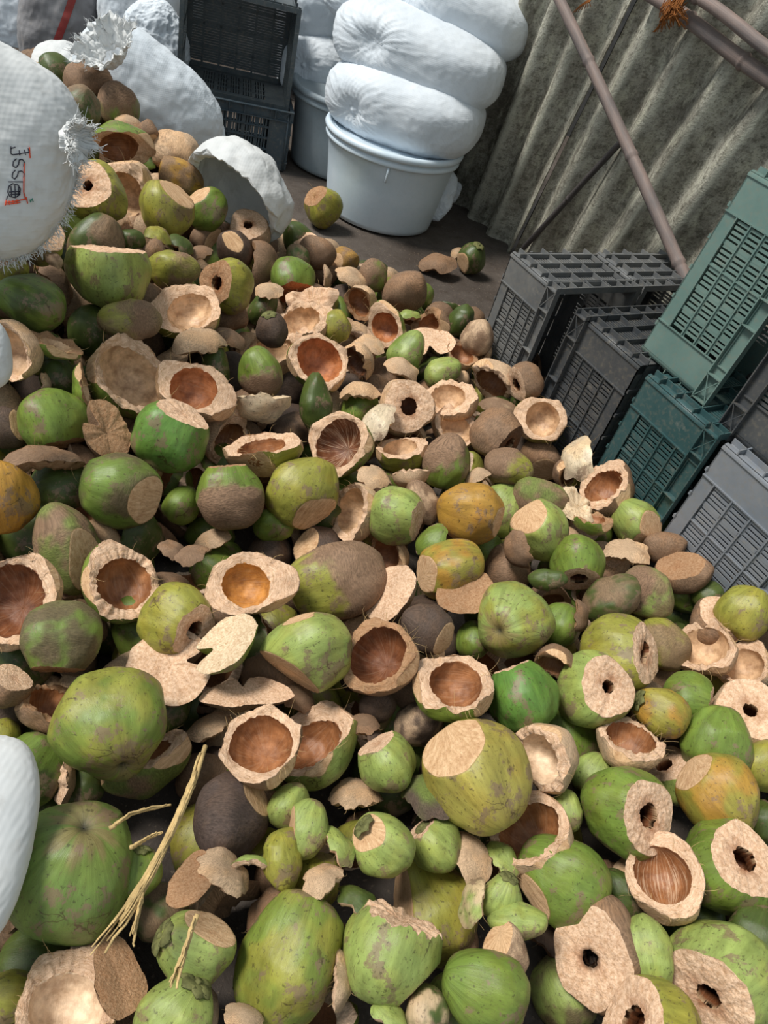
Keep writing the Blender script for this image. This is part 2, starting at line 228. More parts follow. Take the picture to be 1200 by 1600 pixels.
TABLE = """
88 112 56 W d 150 20 z=1
138 128 76 W b 10 0 e=1.45 z=0
125 170 70 W db 60 30 ; N olive brown nut leaning on the writing sack
186 165 68 W gb 120 10 p=90
133 230 50 W d 90 10 z=1
200 192 44 F p 80 35 e=1.3 t=20
230 207 38 W b 90 0
192 228 100 B gp 268 42 e=1.2 t=0 ib=1 ; N opened green nut showing a brown hollow just right of the writing sack's frayed edge
148 300 96 H yp 130 55 h=.62 o=.13 ; N round pale cut face with a small slit hole beside the writing sack
203 303 98 B pp 190 50 z=1 e=1.15 t=80
275 240 78 W p 165 5 e=1.3 r=1 ; N dry fibrous straw-coloured husk below the knotted sack
283 276 72 W ob 340 10 e=1.6
331 287 42 C d 0 30 h=.7 z=1
262 328 88 W y 100 5 f=45,25,.78 ; N glossy yellow-green nut with a narrow slice near the sacks
322 328 70 W g 40 0 f=120,30,.85 ; N plain green nut right beside the glossy yellow one
248 283 34 F p 60 50 z=1
372 315 44 F p 20 50 e=1.7 t=80
402 330 44 W g 90 20 z=1
391 362 68 H pp 95 50 h=.5 o=.17 ; N pale cut nut with a round hole at the mouth of the open sack
243 392 36 W b 90 20 r=1
246 368 44 F y 60 40 e=1.4 t=0
205 376 44 W d 0 0 z=1 e=1.3
150 384 98 W db 60 10 z=1 e=1.2
171 433 130 C l 86 6 h=.5 ; N large bright green half nut with a flat cut top and a crack
60 374 82 C ybp 50 42 h=.5
14 418 58 C yb 110 25 h=.6
50 474 104 W dg 150 5 e=1.15 ; N big dark green nut at the left edge below the writing sack
86 442 80 F b 30 30 e=1.7 t=-40 z=1
85 407 30 F bp 40 60
284 383 44 F d 45 30
322 372 54 W b 30 0 z=1 e=1.4
313 395 40 F b 100 40 z=1
272 422 82 W by 0 10 e=1.35 p=160
355 448 86 H yb 165 45 h=.6 o=.2 ; N olive nut with a brown cut face and black hole in the dry upper heap
367 390 62 W k 120 20 e=1.15 f=100,70,.93 ; N dark brown nut with a yellow scar
415 412 70 F b 30 40 e=1.6 t=55
421 455 46 F p 90 40 e=1.3 t=0
458 437 72 H go 280 35 h=.7 o=0 ; N green nut with a rusty orange face
467 374 54 W d 110 20 z=1
478 380 42 S p 110 40 n=270 z=0
466 403 44 W db 120 0 e=1.2
497 395 60 W b 150 10 e=1.3
538 408 48 W bo 20 0 z=1
506 425 48 C b 80 20 z=1
512 432 38 F p 0 50 e=2.6 t=88
549 436 60 F p 60 40 e=1.5 t=-25
582 430 52 W gb 80 0 p=150 ; N green and brown nut on the heap crest straight in front of the white tub
563 474 58 B pb 210 45 ib=1
488 470 84 F p 100 -40 e=1.6 t=15
474 508 100 B pp 110 40 e=1.25 t=60 rg=.12 ; N broken pale shell with ragged rim among dried flower caps
425 516 56 W k 100 30 cx=1
410 481 60 W d 60 0 z=1 e=1.5
357 493 62 W b 0 0 e=1.4 z=1
288 487 110 B yp 105 55 t=190 e=1.2 st=1 ; N pale opened half lined with light streaks
203 500 98 W yb 180 5 e=1.6 p=0
145 518 84 W d 90 10 z=1 ; N plain dark green nut under the bright cut-top one
26 548 96 B pp 190 35 rg=.08 ; N large smooth tan half shell at the left edge
88 540 82 B gb 70 18 h=-.35 e=1.5 t=-25
92 592 70 W d 90 0 z=1 e=1.3
72 600 38 F p 0 30 z=1 e=1.5 t=90
128 604 78 B gb 10 12 h=-.3 e=1.4 t=90
204 588 142 B gp 40 48 rg=.05 ri=.74 ; N large green-backed half with wide pale inside on the left of the heap
312 533 86 F p 75 50 e=1.9 t=20 r=1
360 530 54 F b 60 40 e=1.3 z=1
307 612 132 B pp 75 55 e=1.35 t=-20 ib=2 ; N wide straw-coloured half with glossy brown hollow
336 572 78 W d 90 0 z=1 e=1.8
168 673 100 S b 30 50 n=150 e=1.15 t=90 ; N round brown husk plate with a notch near the left edge
86 658 110 C g 285 12 h=.75 cb=1 ; N mossy green nut cut brown at its lower right
266 681 120 C v 62 22 h=.75 ; N vivid green nut with a brown sliced top
350 680 100 B pp 330 35 z=1 ib=1 e=1.15 t=90
411 710 126 B yp 100 22 e=1.35 t=10 f=250,35,.7 ib=1 rg=.04 z=-0.1 ; N pale-and-lime half with an oval brown opening
407 582 82 W g 110 5 e=1.2 p=270 ; N pointed dark green dome in the middle of the heap
412 638 88 F w 270 45 e=1.5 t=0
385 632 50 W b 90 0 z=1
496 567 98 B gp 60 66 ib=2 rg=.05 ; N angular pale half with an orange hollow facing out
432 556 84 B pb 80 35 z=1 rg=.15
525 510 54 W y 90 10 ; N small yellow-green nut behind the orange hollow half
494 627 90 W d 90 0 e=1.9 z=0
562 640 66 W g 60 0 z=1
556 565 62 B pk 215 30 ib=3 rg=.1 
573 538 56 F p 90 40 e=1.3
563 611 66 F p 100 30 e=1.6 t=-20 rg=.3 r=1
604 507 76 B gp 190 55 ib=2 e=1.2 t=120 ; N orange-lined open half near the heap's upper crest
632 457 74 W b 20 5 e=1.25 r=0 ; N rounded brown nut alone at the far edge of the heap
637 493 42 F l 90 30 e=1.8 t=20
672 512 70 B b 160 40 ib=1 e=1.2 t=0 rg=.1
719 501 54 W d 60 0 e=1.6
670 533 84 S p 95 45 n=280 e=1.6 t=-15
745 528 58 W bp 80 10
747 547 46 B pp 210 50
713 517 24 F p 90 30 z=1
633 553 76 W lg 60 0 e=1.4 ; N lime and green lump among pale shells
627 577 58 F p 70 40 e=1.8 t=-25
692 582 62 W l 20 0 e=1.4
722 556 54 B pb 60 40 ib=1
722 592 26 W p 90 0 z=1
771 594 76 B pp 230 35 ib=1 rg=.08 ; N rounded pale shell with a broken brown mouth near the leftmost crate
821 596 62 H bp 200 30 h=.5 o=.25 z=1 ; N brown ring-shaped nut touching the crates
812 622 32 W d 90 0
778 634 62 F bp 80 50 e=2 t=-8
702 625 92 B pp 100 45 rg=.1 e=1.3 t=-20 
664 608 50 F b 120 30 z=1
637 638 90 H pp 20 75 h=.4 o=.23 ; N flat pale round face with a dark central hole
592 662 74 F w 100 50 e=1.9 t=75
712 668 78 B pp 60 45 rg=.08 e=1.1 t=120
750 655 40 F l 300 20 z=1
775 678 86 H bk 325 25 h=.72 o=.22 ; N dark brown nut with a slit hole at its right
844 657 84 B yp 60 66 rg=.04 e=1.12 t=170 ; N three-cornered pale half beside the dark grey crate
697 721 90 W g 80 5 p=120 el=1.15 ; N green nut with a dark streaked crown
630 690 72 B pb 250 50 z=1 ib=1
628 712 84 B yp 95 25 e=1.15 t=0 rg=.05 
642 748 62 F p 270 40 e=1.9 t=15
533 695 106 B gp 150 60 ib=3 st=1 rg=.04 ; N round pale half with dark streaky hollow and green back
470 670 92 W bk 10 0 e=1.7 z=1
472 771 124 W y 60 10 f=300,35,.78 ; N large olive-yellow nut with a dented pale slice
360 777 112 C gb 95 5 h=.96 p=275 pr=.95 el=1.1 ; N green-tipped nut with a big striated brown patch
428 822 66 W g 0 0 z=1 e=1.3
190 767 128 W gm 170 20 e=1.1 f=325,40,.8 z=-0.1 ; N mottled green nut clasped by a broken husk
232 762 118 B pb 330 12 z=1 ib=1 h=-.1
110 858 150 W bg 112 8 e=1.45 f=350,50,.70 ; N tall brown-green husk with a torn pale strip
94 762 94 W d 10 0 z=1 e=1.3
68 720 128 F b 90 30 e=2.4 t=5 r=1
2 776 122 W o 90 10 ; N orange nut at the left edge
12 668 68 W k 90 0 z=1
190 908 136 B gp 40 58 rg=.08 ib=1 e=1.1 t=100 ; N ragged pale half nested in a dark green rind
14 940 160 B pp 150 62 ib=3 ; N big shell with a reddish brown hollow at the left edge
50 835 105 W d 90 0 z=2
283 790 64 W g 60 0 z=1
270 862 50 F b 60 50 e=1.3 z=1
300 868 56 F b 100 40 e=1.4 t=60 z=1
330 846 68 F p 120 40 e=1.3 z=1
395 912 146 B pp 100 66 t=5 e=1.4 ib=4 ri=.7 ; N teardrop half with a shiny amber bowl
530 906 154 W bb 195 5 e=1.4 p=205 pr=1.62 ; N long brown streaked nut with a green tip
276 966 118 H yp 330 42 h=.78 o=.2 ; N olive nut with a round ringed hole
97 995 124 C gm 268 8 h=.85 cb=1 ; N dark mottled green nut cut brown underneath
264 1042 128 S p 100 60 n=10 e=1.15 t=-60 z=-0.1 ; N pale bean-shaped slab with a black notch
354 1005 116 S wg 130 38 n=190 e=1.3 t=60 z=-0.2 ; N whitish wedge with a green underside
386 1085 146 S p 95 40 n=95 e=2 t=-3 ; N long pale slab with a notch in its upper edge
478 1019 144 W l 200 10 f=235,15,.72 f2=110,10,.85 e=1.15 ; N big bright lime husk turned over with a tan cut edge
596 1025 124 B bb 130 62 ib=3 rg=.06 ; N square-rimmed husk with a blackish brown hollow
668 983 88 W k 150 10 e=1.2 f=330,30,.8 ; N charcoal brown dry shell
739 1000 62 W g 90 0 z=1
807 968 122 W ly 215 62 el=1.05 sc=1 ; N big smooth yellow-green nut in the centre right
874 976 72 W g 60 0 z=1
728 926 94 S b 80 62 e=1.5 t=15 ; N kidney-shaped tan slab left of the big smooth yellow-green nut
703 890 112 W oy 20 10 f=185,30,.8 e=1.2 ; N amber-topped green nut under the orange-brown one
735 803 106 W o 170 10 f=340,20,.92 ; N orange-brown nut with scuffs
783 798 92 W l 60 0 z=1
619 806 96 C l 345 18 h=.8 ; N light green nut with a black bruise and pale right-hand cut
556 801 94 B wp 170 35 f=200,40,.55 rg=.06 ; N cream chopped chunk with faceted faces
661 785 76 W bp 110 0 e=1.6
674 842 62 F g 130 45 e=1.2 t=40
760 860 54 W g 30 0 z=1
606 866 78 B pb 200 45 ib=1 z=1
610 928 100 S pb 150 45 e=1.2 t=20
793 888 82 W b 100 0 z=1 e=1.15
842 828 100 W l 300 0 f=135,40,.72 ; N bright lime nut with its upper left peeled to husk
810 858 66 F b 200 50 e=1.4 t=100
795 730 80 W bb 345 0 e=1.35 p=345 pr=1.62 ; N striated brown nut with a green tip
845 718 72 W b 320 10 e=1.2 z=1
843 778 92 W bg 350 0 e=1.6
886 740 52 B b 330 30 z=1 ib=1
902 716 76 F w 150 50 e=1.5 t=110 ; N chalky white slab standing by the dark grey crate
948 762 98 B bp 130 40 ib=1 e=1.2 t=100 rg=.1 ; N brown-lined shell with a curled tan rim by the teal crate
900 788 72 F w 60 -45 e=1.5 t=100 rg=.3
925 818 64 B gb 80 20 ib=1 e=1.3 t=140 rg=.15
994 818 84 W l 130 10 f=355,35,.68 f2=290,30,.8 e=1.15 ; N lime wedge with white cuts in front of the teal crate
902 878 90 H gp 275 32 h=.72 o=.24 ; N dark green nut with a round hole low on its face
856 906 62 W d 0 10 e=2.2
975 862 78 F p 80 40 e=1.6 t=-10 rg=.3
1039 856 66 W b 0 0 z=1 e=1.35
1068 895 88 C b 105 45 h=.55 e=1.3 t=-20 ; N brown nut with a pinkish oval cut face by the light grey crate
955 937 98 W db 30 5 e=1.35 
1008 925 92 W lb 320 10 e=1.2 p=160 pr=.7 ; N lime nut with a brown upper left
1064 930 66 W g 320 0 z=1 e=1.3
1160 958 88 W y 60 10 ; N yellow-green nut at the right edge under the crates
1120 974 88 H bp 60 45 h=.6 o=.13 ; N brown cut nut with a small hole at right, below the light grey crate
1100 1010 96 B pp 110 55 rg=.1 ; N crumpled cream shell at the right
1161 1041 90 B pp 110 48 rg=.06 t=90 e=1.1 ; N pale shell at the right edge
966 1020 126 H yp 5 24 h=.72 o=.18 cr=.3 ; N large olive nut with a long pale face seen sideways
1038 1006 90 W yb 120 5 e=1.2 
930 1076 122 H lp 15 58 h=.7 o=.13 ; N lime nut with a round pale face and small black hole
816 1088 116 C v 110 3 h=.86 ; N smooth vivid green nut with a cut top in the centre right
868 1033 68 B b 250 30 z=0 ib=1
708 1076 130 B gp 70 52 t=190 e=1.2 ib=1 rg=.06 ; N triangular fibrous half with green rind
1075 1088 82 C g 345 8 h=.85 z=1
1034 1114 88 W oy 150 0 z=1 e=1.2 cx=1
1165 1122 124 H pp 60 62 h=.55 o=.13 ; N broad tan face with a black hole at the right edge
1118 1160 116 W g 70 5 el=1.1 ; N plain green nut overlapping the broad tan face
986 1163 106 B pp 65 32 rg=.07 ib=1 ; N tan bowl with open top
1046 1212 92 H lp 115 40 h=.6 o=.22 z=1
980 1270 142 H gp 345 42 h=.66 o=.2 ; N big green nut with a broad face and torn oval hole
1120 1242 130 W oy 300 5 f=135,30,.82 ; N large mustard nut at the right
1196 1196 84 W y 60 0
1136 1290 82 B pp 90 -20 h=-.2 e=1.4 t=-20 z=1
1138 1353 150 H gp 25 48 h=.62 o=.18 ; N green nut with a long pale face and ragged hole at the right edge
1038 1370 134 B pp 100 70 t=272 e=1.25 ib=1 st=1 z=-0.2 ; N pointed cream half with a streaky bowl
880 1378 148 W g 150 5 f=210,30,.9 ; N large plain green nut in the lower right
828 1300 136 B pp 120 50 ib=1 h=.1 z=-0.1 ; N orange-tan bowl under the big sliced yellow nut
745 1212 178 W Y 300 15 f=128,38,.72 el=1.08 z=-0.2 ; N biggest yellow-green nut with a peach slice on its shoulder
855 1185 112 B pp 195 40 rg=.08 ib=5 ; N whitish lined shell right of the biggest yellow-green nut
890 1158 100 W g 90 0 z=1
886 1266 64 W l 90 0 z=1 e=1.3
495 1163 150 B lp 125 42 e=1.15 t=50 ib=1 rg=.04 z=1 ; N open half with a bright green outer rind
408 1166 132 B bp 115 62 ib=1 rg=.05 z=-0.2 ; N round half with a wet brown hollow
655 1130 84 W kp 30 10 z=1 e=1.2 ; N scorched brown husk with a green chip
605 1190 94 C l 120 20 h=.8 el=1.05 ; N pale green cap with a ring scar
666 1240 88 F kg 120 30 e=1.8 t=115
600 1320 104 W l 140 10 cx=1 f=150,50,.85 ; N light green nut with a notched yellow crown
680 1318 86 C l 130 20 h=.85 cx=1 ; N small green cone-cut nut in the bottom middle
562 1134 66 F b 100 30 e=1.2 z=1 rg=.3
585 1160 60 F k 30 30 z=1 rg=.3
556 1240 88 F p 80 40 e=1.6 t=30 rg=.3 z=1 r=1
362 1276 136 W K 265 10 el=1.12 f=30,25,.82 ; N dark brown leathery dry nut
441 1342 94 W y 98 5 e=2 ; N slim lime spindle chip
482 1295 92 W l 70 0 f=180,10,.5 e=1.2 
527 1322 76 F l 60 40 e=1.8 t=100
391 1347 62 F l 90 10 e=1.7 t=0
487 1380 94 W y 45 0 z=1
420 1425 88 F b 140 40 e=1.3 t=50 z=1
505 1378 72 F p 100 35 e=1.8 t=80 rg=.3
452 1500 200 W yg 72 8 el=1.42 ; N pear-shaped olive-green nut at the bottom
612 1487 162 C l 68 14 h=.62 rg=.08 f=310,0,.8 ; N pale green half with a tan chopped top at the bottom
680 1425 156 W y 110 0 z=1 el=1.15 f=180,20,.7 ; N olive nut behind the tan-topped half
760 1553 138 W g 160 20 el=1.1 ; N scuffed green nut at the bottom middle
790 1488 88 W bp 100 20 e=1.3 
808 1437 94 W l 350 0 e=1.8 ; N almond-shaped green husk chip among small pieces
880 1552 110 W lm 120 10 z=1 
740 1344 88 F p 60 50 e=1.9 t=80
784 1345 66 F l 60 40 e=1.4 t=100
737 1410 78 F lp 150 40 e=1.6 t=100
782 1402 72 W l 60 30 cx=1 ; N green bud cluster with pale scales
934 1488 172 H bp 200 62 h=.5 o=.14 e=1.35 t=75 ok=1 ; N long tan face with a blackened hole
1011 1492 116 W l 275 5 e=1.5 cx=1 ; N lime nut with its crown pointing down
1078 1440 112 W d 60 0 z=1
1127 1533 176 H lp 222 48 h=.6 o=.16 el=1.1 ; N large light green nut with peeled lower left in the corner
1018 1612 160 H yp 150 45 h=.62 o=.22 ; N yellow-green cut nut at the bottom edge
1182 1462 96 W d 60 0 z=0
1190 1283 66 W d 60 0 z=1
270 1598 130 W l 60 30 cx=1 ; N light green nut with a brown crown at the bottom edge
306 1486 124 W l 160 20 cx=1 f=60,30,.7 ; N pale green three-cornered nut with a brown ring
108 1572 180 B pp 85 60 t=95 e=1.25 ib=5 ; N orange and cream pointed half in the bottom left corner
188 1524 118 S b 60 50 e=1.7 t=100 ; N brown speckled oblong slab
146 1472 72 W bp 100 10 z=1
100 1362 212 W G 80 52 el=1.05 sc=1 ; N largest green nut with a star-shaped stem scar
62 1500 124 W d 0 0 z=1
16 1562 90 W y 0 0 z=1
170 1130 178 W gy 290 32 el=1.02 sc=1 z=-0.1 ; N large round green nut with a yellow side
222 1193 150 B bg 110 20 ib=1 z=1 e=1.1 t=20 ; N open husk under the large round green nut
45 1205 118 W dg 60 0 e=1.2
93 1215 96 F p 20 20 e=2.4 t=78
132 1228 72 W d 90 0 z=1
76 1108 96 B b 70 35 z=1 ib=1 rg=.1
14 1072 72 C bp 60 40 h=.6
4 1152 60 W y 90 0
258 1106 82 W d 60 0 z=1
326 1136 80 F p 120 30 z=1 r=1 rg=.3
40 1030 104 W d 60 0 z=1
299 1372 92 S b 120 45 e=1.4 t=85
348 1362 96 F p 50 45 e=1.4 t=-35 rg=.2 r=1
217 1362 78 W g 90 0 z=1 cx=1
250 1425 88 W db 30 0 z=2
535 1530 88 F p 20 40 e=2.3 t=75 rg=.2
668 1582 80 W dp 90 0 z=1
608 1592 66 F l 60 40 e=1.4
382 1588 66 F p 60 40 e=1.5 t=20 rg=.3
585 745 58 F p 60 40 e=1.4 t=40 rg=.2
747 745 44 F p 120 40
908 962 52 F b 0 40 e=1.5 t=90
925 1210 70 W l 60 0 z=1
975 1398 80 W d 130 0 z=1 e=1.3
980 1360 60 F p 120 30 z=1
720 1140 60 W d 60 0 z=2
450 1260 74 W l 60 0 z=2
520 1460 70 F b 60 30 z=2
710 1480 80 W b 60 0 z=2
850 1470 70 F k 60 30 z=2
560 1410 76 F d 60 30 z=2
420 870 80 W k 60 0 z=2
500 860 84 W k 10 0 z=2
335 760 60 W k 60 0 z=2
590 1100 60 W k 40 20 z=1
460 1090 66 F b 60 40 z=2
840 1130 60 W y 40 0 z=1
1000 1240 60 W d 40 0 z=2
1105 930 50 W d 40 0 z=2
1180 1100 90 W d 40 0 z=2
650 1040 60 F b 60 40 z=1
690 1010 60 W k 60 40 z=2
1050 1570 60 W l 40 0 z=2
"""
FLOOR_TABLE = """505 329 62 C yb 130 35 h=.8 r=1 ; N lone olive-brown nut on the floor in front of the bright white tub
686 404 62 F b 90 40 e=1.5 t=-10 ; N brown husk piece on the floor beyond the heap
735 408 50 W d 60 20 cx=1 f=200,30,.7 ; N small green nut crown on the floor between heap and crates
718 392 26 F p 90 20 e=1.6 t=80 ; N pale husk sliver standing by the small green crown
478 372 34 F p 90 30 e=1.4 ; N pale curled husk scrap at the heap edge nearest the white tub"""
# ------------------------------------------------------------------ coconut shapes
COL = {'g': (114, 136, 60), 'v': (98, 136, 62), 'l': (150, 166, 92), 'd': (76, 92, 44), 'y': (150, 148, 66), 'Y': (166, 156, 80), 'G': (112, 136, 68),
       'o': (180, 138, 62), 'b': (146, 118, 94), 'B': (124, 98, 78), 'k': (92, 76, 66), 'K': (88, 74, 68), 'p': (212, 182, 150), 'w': (224, 204, 176), 'm': (108, 88, 70)}
FACE = {'p': (240, 208, 180), 'b': (186, 150, 118), 'w': (240, 220, 190), 'o': (182, 112, 72), 'k': (108, 84, 68)}
INNER = {0: (218, 186, 150), 1: (156, 106, 68), 2: (190, 126, 82), 3: (122, 76, 48), 4: (200, 142, 72), 5: (234, 212, 184)}
CN = {k: np.array(lin(v)) for k, v in COL.items()}; FN = {k: np.array(lin(v)) for k, v in FACE.items()}; IN = {k: np.array(lin(v)) for k, v in INNER.items()}
def ortho(n):
    a = np.array([0, 0, 1.]) if abs(n[2]) < .9 else np.array([1., 0, 0])
    x = unit(np.cross(a, n)); return x, np.cross(n, x)
class Body:
    """outer radius of one coconut as a function of direction"""
    def __init__(s, axis, el=1.08, tip=.08, seed=0, tri=.075, lump=.07):
        s.a = unit(axis); s.el = el; s.tip = tip; s.x, s.y = ortho(s.a); s.seed = seed; s.tri = tri; s.lump = lump
        s.ph = seed*1.7; s.scar = False
    def R(s, D):
        c = D@s.a; s2 = np.clip(1-c*c, 0, 1)
        r = 1/np.sqrt(s2+(c/s.el)**2)
        psi = np.arctan2(D@s.y, D@s.x)
        r = r*(1+s.tip*np.clip(c, 0, 1)**4)*(1-.08*np.clip(-c, 0, 1)**5)*(1+s.tri*np.cos(3*psi+s.ph)*s2)
        r = r*(1-.05*np.clip(c, 0, 1)*(1-np.clip(c, 0, 1))*4*max(0, s.el-1)*2)
        if s.scar: r = r*(1-.09*np.exp(-((1-c)/.012))-.05*np.exp(-((1-c)/.05)))
        if s.lump: r = r*(1+s.lump*perlin(D*1.6+s.seed*3.1))
        for k in range(5):                            # flattened flanks
            g = _g[int(s.seed*37+k*51) % 256]; q = D@g*r; h = .90+.03*(k % 3)
            r = np.where(q > h, r*(1-.45*(q-h)/np.maximum(q, .1)), r)
        return r
    def fib(s, P):
        c = P@s.a; q = P-np.outer(c, s.a); n = np.linalg.norm(q, axis=1)+1e-6
        rr = np.linalg.norm(P, axis=1)+1e-6
        k = 1.6+0*n
        return np.stack([(q@s.x)/n*k+s.seed, (q@s.y)/n*k, c/rr*.45+.3*n], 1)
def grid_faces(nr, nc, wrap=True):
    j = np.arange(nr-1)[:, None]; i = np.arange(nc if wrap else nc-1)[None]
    a = j*nc+i; b = j*nc+(i+1) % nc
    return np.stack([a+0*b, b+0*a, b+nc, a+nc], -1).reshape(-1, 4)
def skin_hue(P, D, it, body):
    c1 = CN[it['c1']]; c2 = CN[it['c2']] if it['c2'] else c1*np.array([1.25, 1.05, .8])
    n = fbm(D*1.3+body.seed*2.2, 3)
    thr = -.05 if it['c2'] else .15
    f = 1/(1+np.exp(-(n-thr)*9)); f = f*(.85 if it['c2'] else .45)
    h = c1*(1-f[:, None])+c2*f[:, None]
    dry = np.zeros(len(P))
    if it['c1'] in 'bBkKp': dry[:] = .75
    if it['c2'] in ('b', 'm'): dry = np.maximum(dry, f*.8)
    if it.get('pd') is not None:                      # a peeled dry patch around one direction
        e = D@it['pd']-it['pr']+.22*fbm(D*3+body.seed, 3)
        m = 1/(1+np.exp(-e*28)); h = h*(1-m[:, None])+CN['b' if it['c1'] not in 'bB' else 'y']*m[:, None]
        dry = dry*(1-m)+(m*.95 if it['c1'] not in 'bB' else 0)
    if body.scar:                                     # star-shaped stem scar with torn streaks
        ca = 1-D@body.a; psi = np.arctan2(D@body.y, D@body.x); e = fbm(np.stack([np.cos(psi)*3+body.seed, np.sin(psi)*3, ca*2], 1), 3)
        m = 1/(1+np.exp(-(.10+.16*e-ca)*60)); m2 = np.exp(-(ca/.006)); h = h*(1-.6*m[:, None])+np.array(lin((150, 122, 92)))*.6*m[:, None]; h = h*(1-m2[:, None])+np.array(lin((60, 58, 44)))*m2[:, None]
    # fresh nuts turn paler towards the stem end
    s = np.clip(-(D@body.a), 0, 1)**8; h = h*(1-.35*s[:, None])+CN['l']*.35*s[:, None] if it['c1'] in 'glvyGY' else h
    return np.clip(h, 0, 1), dry
def facets(P, cut, fl):
    for fn, fh in fl:
        d = P@fn; cut[:] = np.maximum(cut, d-fh); m = d > fh
        P[m] *= (fh/d[m])[:, None]
    return P, cut
def o_h(it): return it['o'] or .02
def lathe(it, fr, kind):
    n = sdir(fr, it['ang'], it['tilt']); nc = it['res']; seed = it['seed']
    if kind == 'W': n = sdir(fr, it['ang'], it['tilt']); ax = n; el = it['e'] if it['e'] else it.get('el', 1.1)
    elif it['e']:
        t = sdir(fr, it['t'], 0); t = t-(t@n)*n; ax = unit(t); el = it['e']
    else: ax = n; el = it.get('el', 1.04)
    body = Body(ax, el, tip=(.10 if kind != 'B' else .14) if not it.get('ok') else 0, seed=seed)
    if it.get('sc'): body.scar = True; body.tip = 0
    x, y = ortho(n); phi = np.linspace(0, 2*np.pi, nc, endpoint=False)
    hx = np.outer(np.cos(phi), x)+np.outer(np.sin(phi), y)
    rag = it['rg']; cut = None
    pn = np.stack([np.cos(phi)*1.5+seed, np.sin(phi)*1.5, 0*phi], 1)
    nz = fbm(pn*1.2, 2); nz2 = fbm(pn*5+9, 3)
    V = []; T = []
    def ring(P, tg): V.append(P); T.append(np.full(len(P), tg))
    nr = max(14, int(nc*.5))
    if kind == 'W':
        for th in np.linspace(np.pi-.01, .01, nr):
            D = hx*math.sin(th)+n*math.cos(th); ring(D*body.R(D)[:, None], 0)
        P = np.concatenate(V); tg = np.concatenate(T)
    else:
        hh = it['h']+rag*(nz*1.2+nz2*.8)+(.09 if kind == 'B' else .02)*nz
        if kind == 'B' and not it.get('ib') == 4:
            rr_ = np.random.default_rng(int(seed*91)); hh = hh+.05*np.cos(2*(phi-rr_.uniform(0, 6)))
        hh = np.clip(hh, -.85, 1.2)
        lo = np.zeros(nc); hi = np.full(nc, np.pi)
        for _ in range(22):
            m = (lo+hi)/2; D = hx*np.sin(m)[:, None]+n*np.cos(m)[:, None]; z = body.R(D)*np.cos(m)
            up = z > hh; lo = np.where(up, m, lo); hi = np.where(up, hi, m)
        thc = (lo+hi)/2
        for s in np.linspace(0, 1, nr)**.9:
            th = np.pi-.01-(np.pi-.01-thc)*s; D = hx*np.sin(th)[:, None]+n*np.cos(th)[:, None]
            ring(D*body.R(D)[:, None], 0)
        rslope = 0 if it.get('nofac') or it['ib'] == 4 else float(np.random.default_rng(int(seed*77)).uniform(-.12, .14))
        Po = V[-1].copy(); ro = (Po*hx).sum(1); zo = Po@n
        ri = it['ri']; hbar = it['h']
        o = it['o']
        if kind == 'B' :
            hi_ = np.clip(hbar+rag*(nz2*.9-.5*nz), -.6, .6)-.02
            rin = np.sqrt(np.clip(ri*ri-hi_**2, .01, None)); zi = hi_
            rin = rin*(1+.05*np.cos(2*phi+seed)+.05*nz); rin = np.minimum(rin, ro*.92)
        else:
            zi = np.full(nc, hbar-.02)+0*nz; rin = np.full(nc, max(o, .02))*1.35*(1+.05*nz2+.16*nz)
            if it.get('cr'): rin = rin*(1+.5*np.cos(2*phi))
        K = 3+int(nc*.12) if kind == 'B' else 4+int(nc*.22)
        ring(Po*1.0, 1)
        for s in np.linspace(0, 1, K)[1:]:
            rr = ro+(rin-ro)*s; zz = zo+(zi-zo)*s
            p = hx*rr[:, None]+n*zz[:, None]
            d = .02*np.sin(np.pi*s)*1.2+ (.028 if kind == 'B' else .012)*perlin(p*7+seed)*min(1, 4*s) + .014*perlin(p*16+seed)
            if kind == 'B': d = d-.03*s+(rslope*s if s > 0 else 0)
            if kind in 'SC' and o < .05: d = d-.06*(s**2)*(1 if kind == 'S' else .4)
            ring(p+np.outer(d, n), 1)
        Pi = V[-1].copy(); zi = Pi@n; rin = np.linalg.norm(Pi-np.outer(zi, n), axis=1)
        ring(Pi, 2)
        if kind == 'B':
            ns = max(8, int(nc*.22)); th0 = np.arctan2(rin, zi)
            for s in np.linspace(0, 1, ns+1)[1:]:
                th = th0+(np.pi-.01-th0)*s; D = hx*np.sin(th)[:, None]+n*np.cos(th)[:, None]
                r0_ = np.hypot(rin, zi); rr = r0_*(1-min(1, s*2.5))+ri*min(1, s*2.5)
                q = D*(rr if np.ndim(rr) == 0 else rr[:, None]); q = q*(1+.03*perlin(q*5+seed))[:, None]
                ring(q, 2)
        elif o >= .05:
            for s in (.2, .5, .8, 1.0):
                ring(hx*(rin*(1+.25*(s>.4)+.8*(s > .7)))[:, None]+n*(zi-(hbar+.15)*s)[:, None], 2)
            ring(hx*.02+n*(-.4), 2)
        else:
            ring(hx*.005+n*(zi-.03)[:, None], 2); T[-1][:] = 1; T[-2][:] = 1
        P = np.concatenate(V); tg = np.concatenate(T)
        if it['n'] is not None:                       # a bite out of the rim
            bd = sdir(fr, it['n'], 0); bx = unit(bd-(bd@n)*n); b0 = math.atan2(bx@y, bx@x)
            ph = np.arctan2(P@y, P@x); dp = (ph-b0+np.pi) % (2*np.pi)-np.pi
            k = 1-.62*np.exp(-(dp/.28)**4)
            z = np.outer(P@n, n); P = z+(P-z)*k[:, None]
    q = P-np.outer(P@n, n); rad = np.linalg.norm(q, axis=1)
    it['stain'] = np.clip(1.15-(rad-max(o_h(it), .05))/.30, 0, 1) if kind in 'HC' else 0*rad
    it['lip'] = np.where((tg == 2) & (rad < o_h(it)*1.5), 1.0, 0.0)*(P@n > it['h']-.08) if kind == 'H' else 0*rad
    fl = [(sdir(fr, a, b), h) for a, b, h in it['f']]
